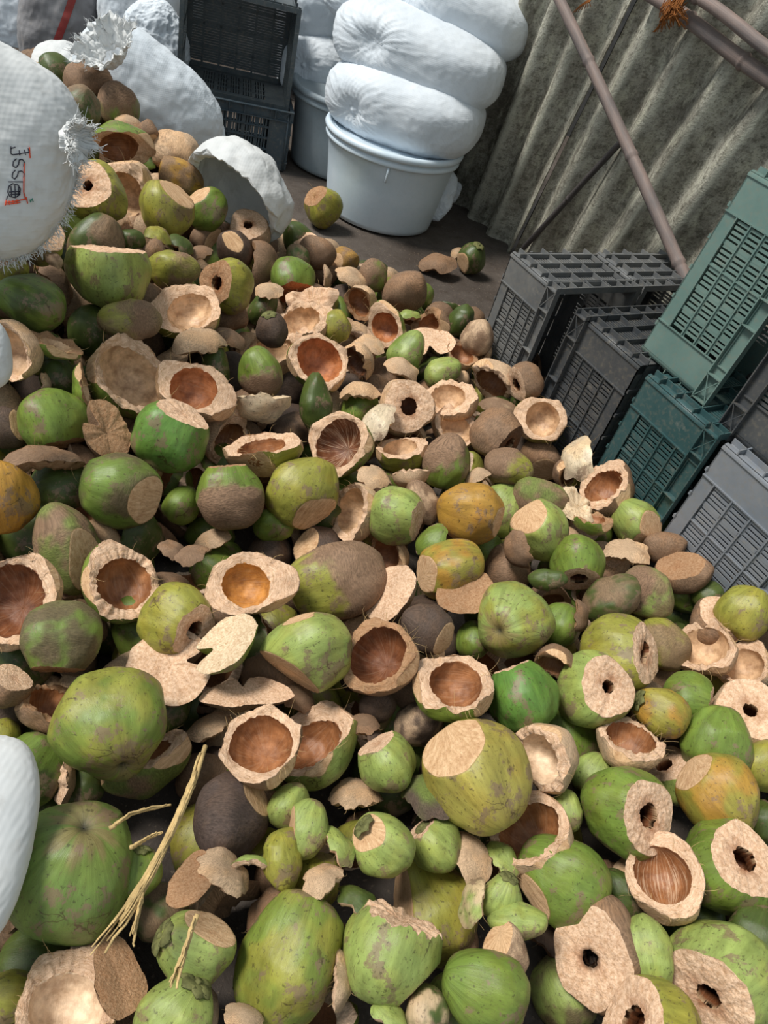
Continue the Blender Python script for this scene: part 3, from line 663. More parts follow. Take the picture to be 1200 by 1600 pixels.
    if kind == 'B' and not it.get('nofac'):           # chopped flanks near the rim
        rr_ = np.random.default_rng(int(seed*53)); a0 = rr_.uniform(0, 6.28)
        for k in range(3):
            a_ = a0+k*2.1+rr_.uniform(-.4, .4); el_ = rr_.uniform(.05, .75)
            g_ = (math.cos(a_)*x+math.sin(a_)*y)*math.cos(el_)+n*math.sin(el_)*(.6 if it['h'] > -.1 else 0); g_ = unit(g_)
            m_ = ((P@g_)[tg == 0]).max(); fl.append((g_, m_*rr_.uniform(.80, .93)))
    cut = np.full(len(P), -1.0)
    if fl: P, cut = facets(P, cut, fl)
    it['cut'] = cut; it['fb'] = None
    fb = body.fib(P); pp = np.arctan2(P@y, P@x)
    if kind == 'B': alt = np.stack([rad*5+.5*fbm(P*2, 2), np.cos(pp)*.6, np.sin(pp)*.6+seed], 1)
    else: alt = P*1.6+seed
    it['fb'] = np.where((tg == 1)[:, None], alt, fb)
    nrings = len(V); F = grid_faces(nrings, nc)
    D = P/(np.linalg.norm(P, axis=1)[:, None]+1e-9)
    dz = np.where(tg == 0, .008*perlin(D*7+seed)+.004*perlin(D*19), np.where(tg == 1, (.034 if kind == 'B' else .004)*fbm(P*7+seed, 3), 0))
    P = P+D*dz[:, None]
    return P, F, tg, body, D
def frag(it, fr):
    n = sdir(fr, it['ang'] if it['tilt'] >= 0 else it['ang'], abs(it['tilt'])); sgn = 1 if it['tilt'] >= 0 else -1
    t = sdir(fr, it['t'], 0); t = unit(t-(t@n)*n); b = np.cross(n, t); seed = it['seed']
    nc = it['res']; phi = np.linspace(0, 2*np.pi, nc, endpoint=False); e = it['e'] or 1.3
    al = 1.0; at = al; ab = al/e
    pn = np.stack([np.cos(phi)*1.4+seed, np.sin(phi)*1.4, 0*phi], 1)
    A = 1/np.sqrt((np.cos(phi)/at)**2+(np.sin(phi)/ab)**2)
    A = A*(1+.30*perlin(pn*1.3)+(.03+it['rg']*.22)*fbm(pn*3, 3))
    body = Body(t, 1.05, .05, seed=seed, lump=.10)
    V = []; T = []
    kk = max(7, nc//7)
    th_ = .36
    def dirn(rho): a = A*rho; return np.outer(np.cos(a), np.ones(3))*n+np.sin(a)[:, None]*(np.outer(np.cos(phi), t)+np.outer(np.sin(phi), b))
    for rho in np.linspace(.01, 1, kk):
        D = dirn(rho); V.append(D*body.R(D)[:, None]); T.append(np.full(nc, 0))
    V.append(V[-1].copy()); T.append(np.full(nc, 1))
    for s in (.33, .66, 1):
        D = dirn(1+.08*s*np.sin(3*phi+seed).mean()); r = body.R(D)*(1-th_*s*(.75+.35*perlin(pn*2+4))+.03*perlin(pn*9)); V.append(D*r[:, None]); T.append(np.full(nc, 1))
    for rho in np.linspace(1, .01, kk)[1:]:
        D = dirn(rho); r = body.R(D)*(1-th_*(.75+.35*perlin(pn*2+4)*rho)-.05*(1-rho)); r = r*(1+.03*perlin(D*9+seed)); V.append(D*r[:, None]); T.append(np.full(nc, 1))
    P = np.concatenate(V); tg = np.concatenate(T); F = grid_faces(len(V), nc)
    D = P/np.linalg.norm(P, axis=1)[:, None]
    P = P+D*(np.where(tg == 1, .03*fbm(P*6+seed, 3), .012*perlin(D*8+seed)))[:, None]
    P = P-n*.8
    if sgn < 0:                                       # turned over: the fibrous inside faces out
        v = fr[2]; P = P@(np.eye(3)-2*np.outer(n, n)); F = F[:, ::-1]
    return P, F, tg, body, D
def parse(line, i):
    lm = None
    if ';' in line: line, lm = line.split(';'); lm = lm.strip()[2:].strip()
    w = line.split(); it = dict(x=float(w[0]), y=float(w[1]), w=float(w[2]), k=w[3], code=w[4], ang=float(w[5]), tilt=float(w[6]), name=lm, i=i,
        e=None, t=None, h=None, o=0.0, n=None, f=[], rg=.02, ri=.73, ib=0, z=0, seed=i*1.37+.5)
    for q in w[7:]:
        k, v = q.split('=')
        if k in ('f', 'f2'): it['f'].append(tuple(float(u) for u in v.split(',')))
        else: it[k] = float(v)
    k = it['k']; c = it['code']
    if it['t'] is None: it['t'] = it['ang']+90
    if k in 'HCBS':
        if k == 'S' or (len(c) == 1 and c in 'pbw'): it['face'] = c[0]; it['c1'] = c[1] if len(c) > 1 and c[0] != c[1] else 'b'; it['c2'] = ''
        else:
            it['face'] = c[-1] if len(c) > 1 else 'p'; it['c1'] = c[0]; it['c2'] = c[1] if len(c) > 2 else ''
            if it['face'] not in FN: it['face'] = 'p'; it['c2'] = c[1]
        if it.get('cb'): it['face'] = 'b'
        if it['c1'] == 'w': it['c1'] = 'p'
    elif k == 'F':
        it['c1'] = c[0]; it['c2'] = c[1] if len(c) > 1 else ''; it['face'] = c[0] if c[0] in 'wbk' else 'p'
        if it['c1'] == 'p' : it['c1'] = 'p'
    else: it['c1'] = c[0]; it['c2'] = c[1] if len(c) > 1 else ''; it['face'] = 'p'
    if it['h'] is None: it['h'] = {'H': .7, 'C': .7, 'B': .05, 'S': -.28}.get(k, 0)
    if k == 'S' and 'rg' not in line: it['rg'] = .03
    if k == 'B' and it['rg'] == .02: it['rg'] = .035
    if k == 'W' and c[0] in 'bkp' and not it['f'] and i % 3 == 0 and it['w'] < 90: it['f'] = [(float((i*47) % 360), 45., .74)]
    it['res'] = int(np.clip(it['w']*.85, 44, 144))
    return it
ITEMS = [parse(l, i) for i, l in enumerate(l for l in TABLE.strip().split('\n') if l.strip())]
for it in ITEMS:                                      # peeled patch direction, from an angle on the nut's outline
    if 'p' in it: it['_p'] = it['p']
EDGE = [at_z(x, y, 0)[:2] for x, y in [(-60, 60), (60, 60), (200, 120), (330, 250), (460, 372), (600, 430), (770, 520), (850, 600), (960, 745), (1100, 900), (1230, 950)]]
def edge_dist(X, Y):
    best = 9; sgn = 1
    for p, q in zip(EDGE[:-1], EDGE[1:]):
        d = q-p; t = np.clip(((X-p[0])*d[0]+(Y-p[1])*d[1])/(d@d), 0, 1); c = p+d*t
        r = math.hypot(X-c[0], Y-c[1])
        if r < best: best = r; sgn = 1 if d[0]*(Y-p[1])-d[1]*(X-p[0]) < 0 else -1
    return best*sgn
def smooth(a): a = min(1, max(0, a)); return a*a*(3-2*a)
def zsurf(X, Y):
    e = edge_dist(X, Y)
    z = .07+.13*smooth(e/.4)
    a = np.array([-1.25, 1.75]); b = np.array([-1.85, 3.2]); q = np.array([X, Y]); t = min(1, max(0, ((q-a)@(b-a))/((b-a)@(b-a)))); r = np.linalg.norm(q-a-t*(b-a))
    z += .38*math.exp(-(r/.60)**2)*(.45+.55*smooth((e+.35)/.5))
    z += .08*math.exp(-((X+.1)/.8)**2-((Y-.9)/.6)**2)
    return z
def surf_depth(x, y):
    r = ray(x, y); d = .5
    while d < 9:
        P = CAM+r*d
        if P[2] < zsurf(P[0], P[1]): return d
        d += .02
    return d
placed = []                                           # (x, y, depth, radius_m, thickness factor)
TK = {'W': 1, 'H': 1, 'C': .95, 'B': .75, 'S': .6, 'F': .5}
def settle(x, y, wpx, k, z, cap):
    d0 = surf_depth(x, y); r = wpx/2*d0/FPX; d = d0
    for (px, py, pd, pr, pk, pz) in placed:
        lat = math.hypot(px-x, py-y)*d0/FPX; S = (r+pr)*.86
        if lat < S:
            need = math.sqrt(S*S-lat*lat)*.5*(TK[pk]+TK[k])*(.55 if pz == z else .85)
            if pz < z or True: d = max(d, pd+need)
    d = min(d, d0+cap)
    rz = ray(x, y)[2]; dmax = (HCAM-r*.55)/-rz
    return min(d, dmax), d0
order = sorted(ITEMS, key=lambda t: (t['z'], -t['y']))
for it in order:
    z = it['z']; d, d0 = settle(it['x'], it['y'], it['w'], it['k'], z, (.07, .2, .3)[int(z)])
    if it['x'] > 720 and it['y'] < 1000:              # keep clear of the crates
        c0 = at_z(800, 394, .54); nrm = np.array([-.76807, -.64037]); r_ = it['w']/2*d/FPX
        for _ in range(40):
            P_ = CAM+ray(it['x'], it['y'])*d
            if (P_[:2]-c0[:2])@nrm > r_*.95+.012: break
            d -= .012
    it['d'] = d; r = it['w']/2*d/FPX; placed.append((it['x'], it['y'], d, r, it['k'], z))
def fit(P, it, d):
    """scale so the outline is as wide as measured; centre it on its spot"""
    fr = it['fr']; s0 = .5*it['w']*d/FPX
    a = np.linspace(0, np.pi, 12, endpoint=False); X = P@fr[0]; Y = P@fr[1]; Z = P@fr[2]
    ext = max((X*math.cos(t)+Y*math.sin(t)).max()-(X*math.cos(t)+Y*math.sin(t)).min() for t in a)
    s = it['w']*d/FPX/ext
    c = fr[0]*(X.max()+X.min())/2+fr[1]*(Y.max()+Y.min())/2+fr[2]*((Z.max()+Z.min())/2)
    return (P-c)*s, s
KN = {'W': 'coconut', 'H': 'cut_coconut', 'C': 'cut_coconut', 'B': 'coconut_half', 'S': 'husk_slab', 'F': 'husk_fragment'}
CAT = {'W': 'coconut', 'H': 'coconut', 'C': 'coconut', 'B': 'coconut half', 'S': 'coconut husk', 'F': 'coconut husk'}
GRP = {'W': 'whole coconuts in the heap', 'H': 'cut coconuts in the heap', 'C': 'cut coconuts in the heap', 'B': 'opened coconut halves in the heap', 'S': 'husk pieces in the heap', 'F': 'husk pieces in the heap'}
def split_parts(P, F, tg, names, hues, fibs, drys, mats, root, cut):
    ft = tg[F]; ft = ft.max(1)
    obs = []
    for t in (0, 1, 2):
        f = F[ft == t]
        if len(f) == 0: continue
        u, inv = np.unique(f, return_inverse=True); inv = inv.reshape(f.shape)
        obs.append(mesh_np(names[t], P[u], inv, mats[t], root, hue=hues[t][u], fib=fibs[u], dry=drys[t][u], cut=cut[u]))
    return obs
def strands(P, tg, n, length, seed, name, root, hue):
    """loose husk fibres that stick out of a torn edge"""
    r = np.random.default_rng(int(seed*100)); idx = np.where(tg == 1)[0]
    if len(idx) == 0: return
    m = MB(); L = length
    for i in r.choice(idx, n):
        p = P[i]; d = unit(unit(p)+r.normal(size=3)*.7); q = unit(r.normal(size=3)); l = L*r.uniform(.4, 1)
        m.tube([p*.985, p+d*l*.35+q*l*.05, p+d*l*.65+q*l*.22, p+d*l*.8+q*l*.45], [L*.010, L*.009, L*.007, L*.003], 3, False)
    tag(m.build(name, hue, root), kind='stuff')
FIBRE = mat_simple('fibre_strand', lin((196, 164, 116)), .9, .2)
CALYX = mat_simple('calyx_scale', lin((104, 104, 62)), .8, .3, 60, .5)
def calyx(root, fr, n, R, seed):
    x, y = ortho(n); m = MB(); r = np.random.default_rng(int(seed*10))
    for k in range(6):                                # scales round a stub
        a = k*math.pi/3+r.uniform(-.2, .2); o = math.cos(a)*x+math.sin(a)*y; w = np.cross(n, o)
        b0 = len(m.v); L = R*.42
        for (q, hw, up) in ((0, .10, .97), (.45, .20, 1.03), (.8, .17, 1.0), (1.0, .02, .93)):
            for s in (-1, 0, 1): m.v.append(n*R*(up-.02*abs(s))+o*L*q+w*R*hw*s)
            for s in (1, 0, -1): m.v.append(n*R*(up-.05)+o*L*q+w*R*hw*s)
        for j in range(3):
            for q in range(6): a_ = b0+j*6+q; c_ = b0+j*6+(q+1) % 6; m.f.append((a_, c_, c_+6, a_+6))
    m.tube([n*R*.9, n*R*1.06], [R*.09, R*.07], 8)
    m.build('calyx', CALYX, root, smooth=True)
def make(it):
    fr = it['fr'] = frame(it['x'], it['y']); k = it['k']
    if '_p' in it:
        it['pd'] = sdir(fr, it['_p'], 35 if it.get('pr') else 25); it['pr'] = it['pr']-1 if it.get('pr', 0) > 1 else {.85: .2, .95: .15, .7: .35}.get(it.get('pr'), .35)
    else: it['pd'] = None
    P, F, tg, body, D = frag(it, fr) if k == 'F' else lathe(it, fr, k)
    cut = it.get('cut') if k != 'F' else np.full(len(P), -1.0)
    hs, ds = skin_hue(P, D, it, body); fb = body.fib(P) if k == 'F' else it['fb']
    P, s = fit(P, it, it['d'])
    nz = fbm(P*9+it['seed'], 2)[:, None]
    face = FN[it['face']]*(1+.18*nz); inner = IN[int(it['ib'])]*(1+.15*nz)
    if k in 'HC' and it['o'] >= .05: inner = IN[3]*(1+.2*nz)
    if k in 'HC':
        sn = (it['stain']*np.clip(.55+.9*fbm(P*30+it['seed'], 3), 0, 1)*(.85 if k == 'H' else .35))[:, None]
        face = face*(1-sn)+np.array(lin((150, 92, 52)))*sn
        lp = it['lip'][:, None]; inner = inner*(1-lp)+np.array(lin((205, 180, 145)))*lp*.8+inner*lp*.2
        if it.get('ok'): kk = np.clip(it['stain']*2.2-1.5, 0, 1)[:, None]; face = face*(1-kk)+.01*kk; inner = inner*.1
    one = np.ones(len(P))
    names = {0: 'skin', 1: 'cut_face' if k in 'HCSW' else 'husk', 2: 'inner_shell'}
    hues = {0: hs, 1: np.clip(face, 0, 1), 2: np.clip(inner, 0, 1)}
    loc = CAM+ray(it['x'], it['y'])*it['d']
    it['P'] = loc; it['s'] = s
    child = []
    if k == 'W' and not it.get('cx') and not it.get('r'):
        root = mesh_np(KN[k], P, F, SKIN, None, loc, hue=hs, fib=fb, dry=ds, cut=cut)
    else:
        zmin = P[:, 2].min(); base = loc+np.array([0, 0, zmin]); root = empty(KN[k], base); off = np.array([0, 0, -zmin])
        obs = split_parts(P+off, F, tg, names, hues, fb, {0: ds, 1: one, 2: one*(1.0 if it.get('st') else .0)}, {0: SKIN, 1: HUSK, 2: SHELL}, root, cut)
        big = it['w'] > 55
        if (k == 'B' or (k == 'F' and it['w'] > 60) or it.get('r')) and big:
            rr = np.linalg.norm(P, axis=1).max()
            tg2 = tg if (tg == 1).any() else np.where(D@body.a < -.2, 1, 0)
            strands(P+off, tg2, 34 if it.get('r') else 24, rr*.42, it['seed'], 'loose_fibre', root, FIBRE)
        if it.get('cx'):
            o = empty('tmp'); bpy.data.objects.remove(o)
            n = body.a if k == 'W' else body.a
            n = sdir(fr, it['ang'], max(it['tilt'], 25)); R = ((P@n).max())*1.0
            c = MB(); cx_root = root
            calyx(root, fr, n, R*1.0, it['seed'])
            for ch in root.children:
                if ch.name.startswith('calyx'): ch.location = off
    it['obj'] = root
    return root
# ------------------------------------------------------------------ labels
W1 = {'g': 'green', 'v': 'vivid green', 'l': 'light green', 'd': 'dark green', 'y': 'yellow-green', 'Y': 'yellow-green', 'G': 'green', 'o': 'orange', 'b': 'brown', 'k': 'dark brown', 'K': 'dark brown', 'p': 'tan', 'w': 'whitish'}
def descr(it):
    c = it['c1']; w = it['w']; k = it['k']; size = ''
    f = {'p': 'pale', 'b': 'brown', 'w': 'whitish', 'o': 'orange', 'k': 'blackened'}[it['face']]
    if k == 'W': return f"{'fibrous ' if it.get('r') else ''}{W1[c]} coconut"
    if k == 'H': return f"{W1[c]} cut coconut with {f} face"
    if k == 'C': return f"{W1[c]} sliced coconut"
    if k == 'B': return f"{f} open coconut half"
    if k == 'S': return f"{f} husk slab"
    return f"{W1[c]} husk chip"
def octant(dx, dy):
    a = math.degrees(math.atan2(-dy, dx)) % 360
    return ['right of', 'up and right of', 'above', 'up and left of', 'left of', 'down and left of', 'below', 'down and right of'][int((a+22.5)//45) % 8]
def do_labels(items):
    used = set()
    LMS = [t for t in items if t['name']]
    for t in LMS: used.add(t['name'].lower())
    short = {t['i']: t['name'] for t in LMS}
    for t in items:
        if t['name']: t['label'] = t['name'] if len(t['name'].split()) <= 16 else ' '.join(t['name'].split()[:16]); continue
        c = sorted(LMS, key=lambda q: math.hypot(q['x']-t['x'], q['y']-t['y']))
        lab = None; de = descr(t)
        for q in c[:14]:
            o = octant(t['x']-q['x'], t['y']-q['y']); dist = math.hypot(q['x']-t['x'], q['y']-t['y'])
            closer = [u for u in items if u is not t and not u['name'] and descr(u) == de and math.hypot(q['x']-u['x'], q['y']-u['y']) < dist and octant(u['x']-q['x'], u['y']-q['y']) == o]
            base = f"{de} {'just ' if dist < 90 else ''}{o} the {q['name']}"
            if len(base.split()) > 16: continue
            if not closer and base.lower() not in used: lab = base; break
        if lab is None:
            for q in c:
                base = f"{['small', 'large'][t['w'] > 80]} {de} {octant(t['x']-q['x'], t['y']-q['y'])} the {q['name']}"
                if len(base.split()) <= 16 and base.lower() not in used: lab = base; break
        used.add(lab.lower()); t['label'] = lab
do_labels(ITEMS)
for it in ITEMS:
    o = make(it); tag(o, it['label'], CAT[it['k']], GRP[it['k']])
EXTRA = [parse(l, 400+i) for i, l in enumerate(FLOOR_TABLE.strip().split('\n'))]
for it in EXTRA:                                      # loose pieces on the bare floor behind the heap
    r = it['w']/2/FPX; rz = -ray(it['x'], it['y'])[2]; it['d'] = HCAM/(rz+r*.8); it['label'] = it['name']
    o = make(it)
    lo = min(((ch.matrix_local.translation.z if ch is not o else 0)+min(v.co.z for v in ch.data.vertices) for ch in ([o] if o.type == 'MESH' else o.children)))
    o.location.z = -lo+.001
    tag(o, it['label'], CAT[it['k']], 'coconut pieces scattered on the floor')
# ------------------------------------------------------------------ what fills the heap under the pieces one can see
def rubble():
    VV = []; FF = []; HH = []; BB = []; DD = []; n0 = 0; r = np.random.default_rng(3)
    for X in np.arange(-2.0, 1.6, .115):
        for Y in np.arange(.2, 3.6, .115):
            x = X+r.uniform(-.04, .04); y = Y+r.uniform(-.04, .04); e = edge_dist(x, y)
            if e < .05: continue
            zs = zsurf(x, y); lay = 1 if zs < .24 else 1+int((zs-.14)/.12)
            for q in range(lay):
                rad = r.uniform(.06, .085); z = max(rad*.6, zs-.125-.12*q+r.uniform(-.03, .02))
                px, py, d = proj((x, y, z))
                if not (-120 < px < 1320 and -50 < py < 1750): continue
                bad = False
                for (ax, ay, ad, ar, ak, az) in placed:
                    lat = math.hypot(ax-px, ay-py)*d/FPX
                    if lat < (ar+rad)*.8:
                        nd = math.sqrt(((ar+rad)*.8)**2-lat*lat)*.8
                        if ak in 'BHC' and lat < ar: nd = (ar+rad)*.95
                        if d < ad+nd: 
                            sh = ad+nd-d; 
                            if sh > .14: bad = True; break
                            d += sh
                if bad: continue
                c = at_d(px, py, d)
                if c[2] < rad*.2: continue
                c[2] = max(c[2], rad*.5)
                if proj(c)[2] < d-.012: continue
                fr3 = ortho(unit(r.normal(size=3))); n = np.cross(*fr3)
                kind = r.choice(4, p=[.3, .3, .2, .2])
                it = dict(ang=r.uniform(0, 360), tilt=r.uniform(-20, 70), t=r.uniform(0, 360), e=r.uniform(1, 1.5), h=r.uniform(-.2, .3) if kind == 1 else .7, o=.15, n=None, f=[], rg=.08, ri=.7, ib=1, seed=r.uniform(0, 99), res=26,
                          c1=r.choice(list('bbgdykp')), c2='', face=r.choice(['p', 'b']))
                fr = frame(min(1200, max(0, px)), min(1600, max(0, py)))
                P, F, tg, body, D = (lathe(it, fr, 'W') if kind == 0 else lathe(it, fr, 'B') if kind == 1 else lathe(it, fr, 'H') if kind == 2 else frag(it, fr))
                hs, ds = skin_hue(P, D, it, body)
                h = np.where((tg == 0)[:, None], hs, np.where((tg == 1)[:, None], FN[it['face']], IN[1])); ds = np.where(tg == 0, ds, .9)
                P = P-(P.max(0)+P.min(0))/2; P = P/np.abs(P).max()*rad
                VV.append(P+c); FF.append(F+n0); n0 += len(P); HH.append(h); BB.append(body.fib(P)); DD.append(ds)
    V = np.concatenate(VV); V[:, 2] = np.maximum(V[:, 2], .002)
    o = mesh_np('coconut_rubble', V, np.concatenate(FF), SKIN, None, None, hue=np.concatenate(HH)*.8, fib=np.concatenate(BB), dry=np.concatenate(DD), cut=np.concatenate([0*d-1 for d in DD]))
    tag(o, 'jumbled coconut and husk pieces buried deep inside the heap, showing only in the gaps', 'coconut rubble', None, 'stuff')
rubble()
# ------------------------------------------------------------------ the shed: floor and walls
def mat_floor():
    t = NT('dirt_concrete'); o = t.obj(); a = t.noise(o, 1.6, 6, .6); b = t.noise(o, 14, 6, .7); g = t.noise(o, 120, 3, .6)
    c = t.mix(t.ramp(a, .35, .7), lin((66, 58, 52)), lin((104, 96, 90))); c = t.mix(t.math('MULTIPLY', t.ramp(b, .5, .7), .55), c, lin((58, 48, 40)))
    c = t.mix(t.math('MULTIPLY', t.ramp(g, .62, .7), .6), c, lin((135, 120, 104)))
    t.bump(t.math('ADD', b, g), .5, .006); return t.out(c, .9, .2)
nx, ny = 90, 90
gx, gy = np.meshgrid(np.linspace(-5, 5, nx), np.linspace(-1.5, 7, ny)); P = np.stack([gx.ravel(), gy.ravel(), 0*gx.ravel()], 1)
P[:, 2] = .004*perlin(P*2.2)-.004
fl = mesh_np('floor', P, grid_faces(ny, nx, False), mat_floor()); tag(fl, 'dark dirty concrete floor of the shed', 'floor', None, 'structure')
CD = np.array([.07009, -.37233, 1.0]); W0 = at_z(788, 388, 0); TW = np.array([.64037, -.76807, 0]); NW = unit(np.cross(TW, CD))
if NW[1] > 0: NW = -NW                                # faces the heap
def onwall(x, y, off=0): r = ray(x, y); s = ((W0-CAM)@NW+off)/(r@NW); return CAM+r*s
def mat_wall():
    t = NT('weathered_cement_sheet'); o = t.obj(); f = t.attr('fib').outputs['Vector']; dry = t.attr('dry').outputs['Fac']
    a = t.noise(f, 3.2, 8, .72, (2.2, .8, 1)); b = t.noise(f, 30, 6, .75); d = t.noise(f, 7, 6, .7, (4, 1, 1)); g = t.noise(f, 110, 4, .7)
    c = t.mix(t.ramp(a, .38, .66), lin((120, 115, 104)), lin((198, 195, 180)))
    c = t.mix(t.math('MULTIPLY', t.ramp(b, .48, .6), .62), c, lin((84, 80, 68)))
    c = t.mix(t.math('MULTIPLY', t.ramp(d, .5, .66), .75), c, lin((200, 198, 178)))
    c = t.mix(t.math('MULTIPLY', t.ramp(g, .52, .64), .6), c, lin((74, 72, 62)))
    c = t.mix(t.math('MULTIPLY', dry, t.math('ADD', t.math('MULTIPLY', b, .9), .25)), c, lin((226, 226, 208)))  # highlight painted along the corrugation crests, carried by the dry attribute
    t.bump(t.math('ADD', b, g), .7, .006); return t.out(c, .95, .15)
MW = mat_wall()
def sheet(name, u0, u1, h0, h1, off, pitch=.215, amp=.034, ph=0):
    nu = int((u1-u0)/pitch*16); nv = 60; us = np.linspace(u0, u1, nu); vs = np.linspace(h0, h1, nv)
    U, Vv = np.meshgrid(us, vs); U = U.ravel(); Vv = Vv.ravel()
    w = amp*np.cos(2*np.pi*(U-ph)/pitch)
    w += .006*fbm(np.stack([U*3, Vv*1.5, 0*U], 1), 3)+.0025*perlin(np.stack([U*40, Vv*30, 0*U], 1))
    P = W0+np.outer(U, TW)+np.outer(Vv, CD)+np.outer(w+off, NW)
    n = len(P); Q = P-NW*.007
    F1 = grid_faces(nv, nu, False); F2 = F1[:, ::-1]+n
    rim = []
    for j in range(nv-1): rim += [(j*nu, j*nu+n, (j+1)*nu+n, (j+1)*nu), (j*nu+nu-1, (j+1)*nu+nu-1, (j+1)*nu+nu-1+n, j*nu+nu-1+n)]
    for i in range(nu-1): rim += [(i, i+1, i+1+n, i+n), ((nv-1)*nu+i, (nv-1)*nu+i+n, (nv-1)*nu+i+1+n, (nv-1)*nu+i+1)]
    F = np.concatenate([F1, F2, np.array(rim)])
    fib = np.stack([U, Vv, 0*U+off*10], 1); crest = np.clip(np.cos(2*np.pi*(U-ph)/pitch-.5), 0, 1)**18  # crest masks the painted highlight, shifted to one flank of each ridge
    crest = crest*(.55+.6*perlin(np.stack([U*2, Vv*3, 0*U+3], 1)))
    o = mesh_np(name, np.concatenate([P, Q]), F, MW, fib=np.concatenate([fib, fib]), dry=np.clip(np.concatenate([crest, crest]), 0, 1))
    return tag(o, None, None, None, 'structure')
o = sheet('wall_right', .066, 3.2, -.02, 2.6, 0); tag(o, 'weathered grey corrugated cement sheet wall behind the crates', 'wall')
o = sheet('wall_right', -2.6, .050, -.02, 2.6, -.03, ph=.05); tag(o, 'shaded corrugated cement sheet wall behind the stacked white bags', 'wall')
m = MB(); q0 = W0+TW*.058-NW*.13; m.bar(q0, q0+CD*2.6, .16, .05, up=NW); tag(m.build('shade_strip_1', mat_simple('gap_shade_black', lin((22, 20, 18)), .95, .1)), 'black strip added behind the wall sheets to make their gap dark', 'added shade strip', None, 'structure')  # black strip added so the gap between the sheets reads as deep shade
m = MB(); m.box((-6, 7.0, -.05), (1, 7.1, 2.6)); tag(m.build('wall_back', mat_simple('dark_wall', lin((92, 90, 88)), .9)), 'plain grey back wall behind the sacks', 'wall', None, 'structure')
# ------------------------------------------------------------------ bamboo poles
def mat_bamboo(name, c1, c2):
    t = NT(name); o = t.obj(); f = t.attr('fib').outputs['Vector']; a = t.noise(f, 2.2, 5, .6, (1, 1, 2.4)); s = t.noise(f, 9, 5, .7, (3, 3, .4))
    c = t.mix(t.ramp(a, .38, .62), c1, c2); c = t.mix(t.math('MULTIPLY', t.ramp(s, .45, .7), .55), c, [v*.45 for v in c1])
    t.bump(s, .4, .002); return t.out(c, .6, .35)
BAM = mat_bamboo('grey_bamboo', lin((140, 122, 114)), lin((108, 100, 98))); BAD = mat_bamboo('dark_bamboo', lin((62, 58, 58)), lin((84, 78, 76)))
def pole(name, p, q, r0, r1, nodes, mat, bend=.01, dark=None):
    p = np.array(p); q = np.array(q); d = unit(q-p); x, y = ortho(d); n = 260; seg = 20; V = []; fb = []; hue = []
    L = np.linalg.norm(q-p)
    for i in range(n):
        s = i/(n-1); c = p+(q-p)*s+x*bend*math.sin(math.pi*s)+y*bend*.5*math.sin(2.3*math.pi*s)
        r = r0+(r1-r0)*s; k = 0
        for nd in nodes: k += math.exp(-((s-nd)*L/.007)**2)*.20-math.exp(-((s-nd-.016/L)*L/.006)**2)*.10
        for j in range(seg): a = 2*math.pi*j/seg; V.append(c+(x*math.cos(a)+y*math.sin(a))*r*(1+k)); fb.append((math.cos(a)*.3, math.sin(a)*.3, s*L))
    V += [p, q]; fb += [(0, 0, 0), (0, 0, L)]; F = grid_faces(n, seg); N = n*seg
    caps = [((j+1) % seg, j, N, N) for j in range(seg)]+[(N-seg+j, N-seg+(j+1) % seg, N+1, N+1) for j in range(seg)]
    caps = [(a, b, c, c) for a, b, c, _ in caps]
    me_F = [tuple(f) for f in F]+[c[:3] for c in caps]
    me = bpy.data.meshes.new(name); me.from_pydata([tuple(v) for v in V], [], me_F); me.materials.append(mat); me.polygons.foreach_set('use_smooth', [True]*len(me_F))
    a = me.attributes.new('fib', 'FLOAT_VECTOR', 'POINT'); a.data.foreach_set('vector', np.array(fb, np.float32).ravel()); me.update()
    return link(bpy.data.objects.new(name, me)) or bpy.data.objects[-1]
def mkpole(label, *a, **k):
    before = set(bpy.data.objects); pole('bamboo_pole', *a, **k); o = (set(bpy.data.objects)-before).pop(); return tag(o, label, 'bamboo pole')
p0 = onwall(860, -30, .10); p1 = onwall(1072, 440, .19); e_ = p1+unit(p1-p0)*(p1[2]/max(.01, -unit(p1-p0)[2]))
mkpole('long grey bamboo pole leaning diagonally across the corrugated wall', p0, e_, .0215, .027, [.16, .335, .52, .66, .86], BAM)
a0 = onwall(980, 212, .035); a1 = onwall(818, 388, .05)
mkpole('thin dark pole leaning low behind the long grey bamboo', a0, a1, .013, .014, [.5], BAD, bend=.003)
mkpole('thicker lower bamboo rail crossing the top right of the wall', onwall(1010, -12, .055), onwall(1270, 170, .055), .024, .026, [.28, .62], BAM)
mkpole('upper bamboo rail lying just above the thicker rail', onwall(1070, -16, .085), onwall(1280, 130, .085), .020, .021, [.1, .7], BAM)
COIR = mat_simple('coir', lin((150, 96, 54)), .95, .1)
m = MB(); r_ = np.random.default_rng(5)
for k in range(70):
    s = onwall(1062+r_.uniform(-16, 14), 8+r_.uniform(-22, 10), .10+r_.uniform(0, .012)); e = onwall(1062+r_.uniform(-34, 14), 26+r_.uniform(-6, 22), .09+r_.uniform(-.02, .03))
    if k % 9 == 0: e = onwall(1015+r_.uniform(-5, 20), 50, .07)
    mid = (s+e)/2+NW*.02; m.tube([s, mid, e], [.0022, .002, .0012], 4, False)
c0 = onwall(1062, 2, .07)
tag(m.build('coir_rope_tie', COIR), 'brown coir rope tying the two rails together', 'rope')
m = MB()
for k in range(7):
    s = onwall(925, -4, .03); e = onwall(893+k*5, 22-k*2, .035); m.tube([s, (s+e)/2+NW*.01, e], [.003, .0025, .0015], 4, False)
tag(m.build('coir_rope_end', COIR), 'frayed orange-brown rope end hanging at the top of the wall', 'rope')
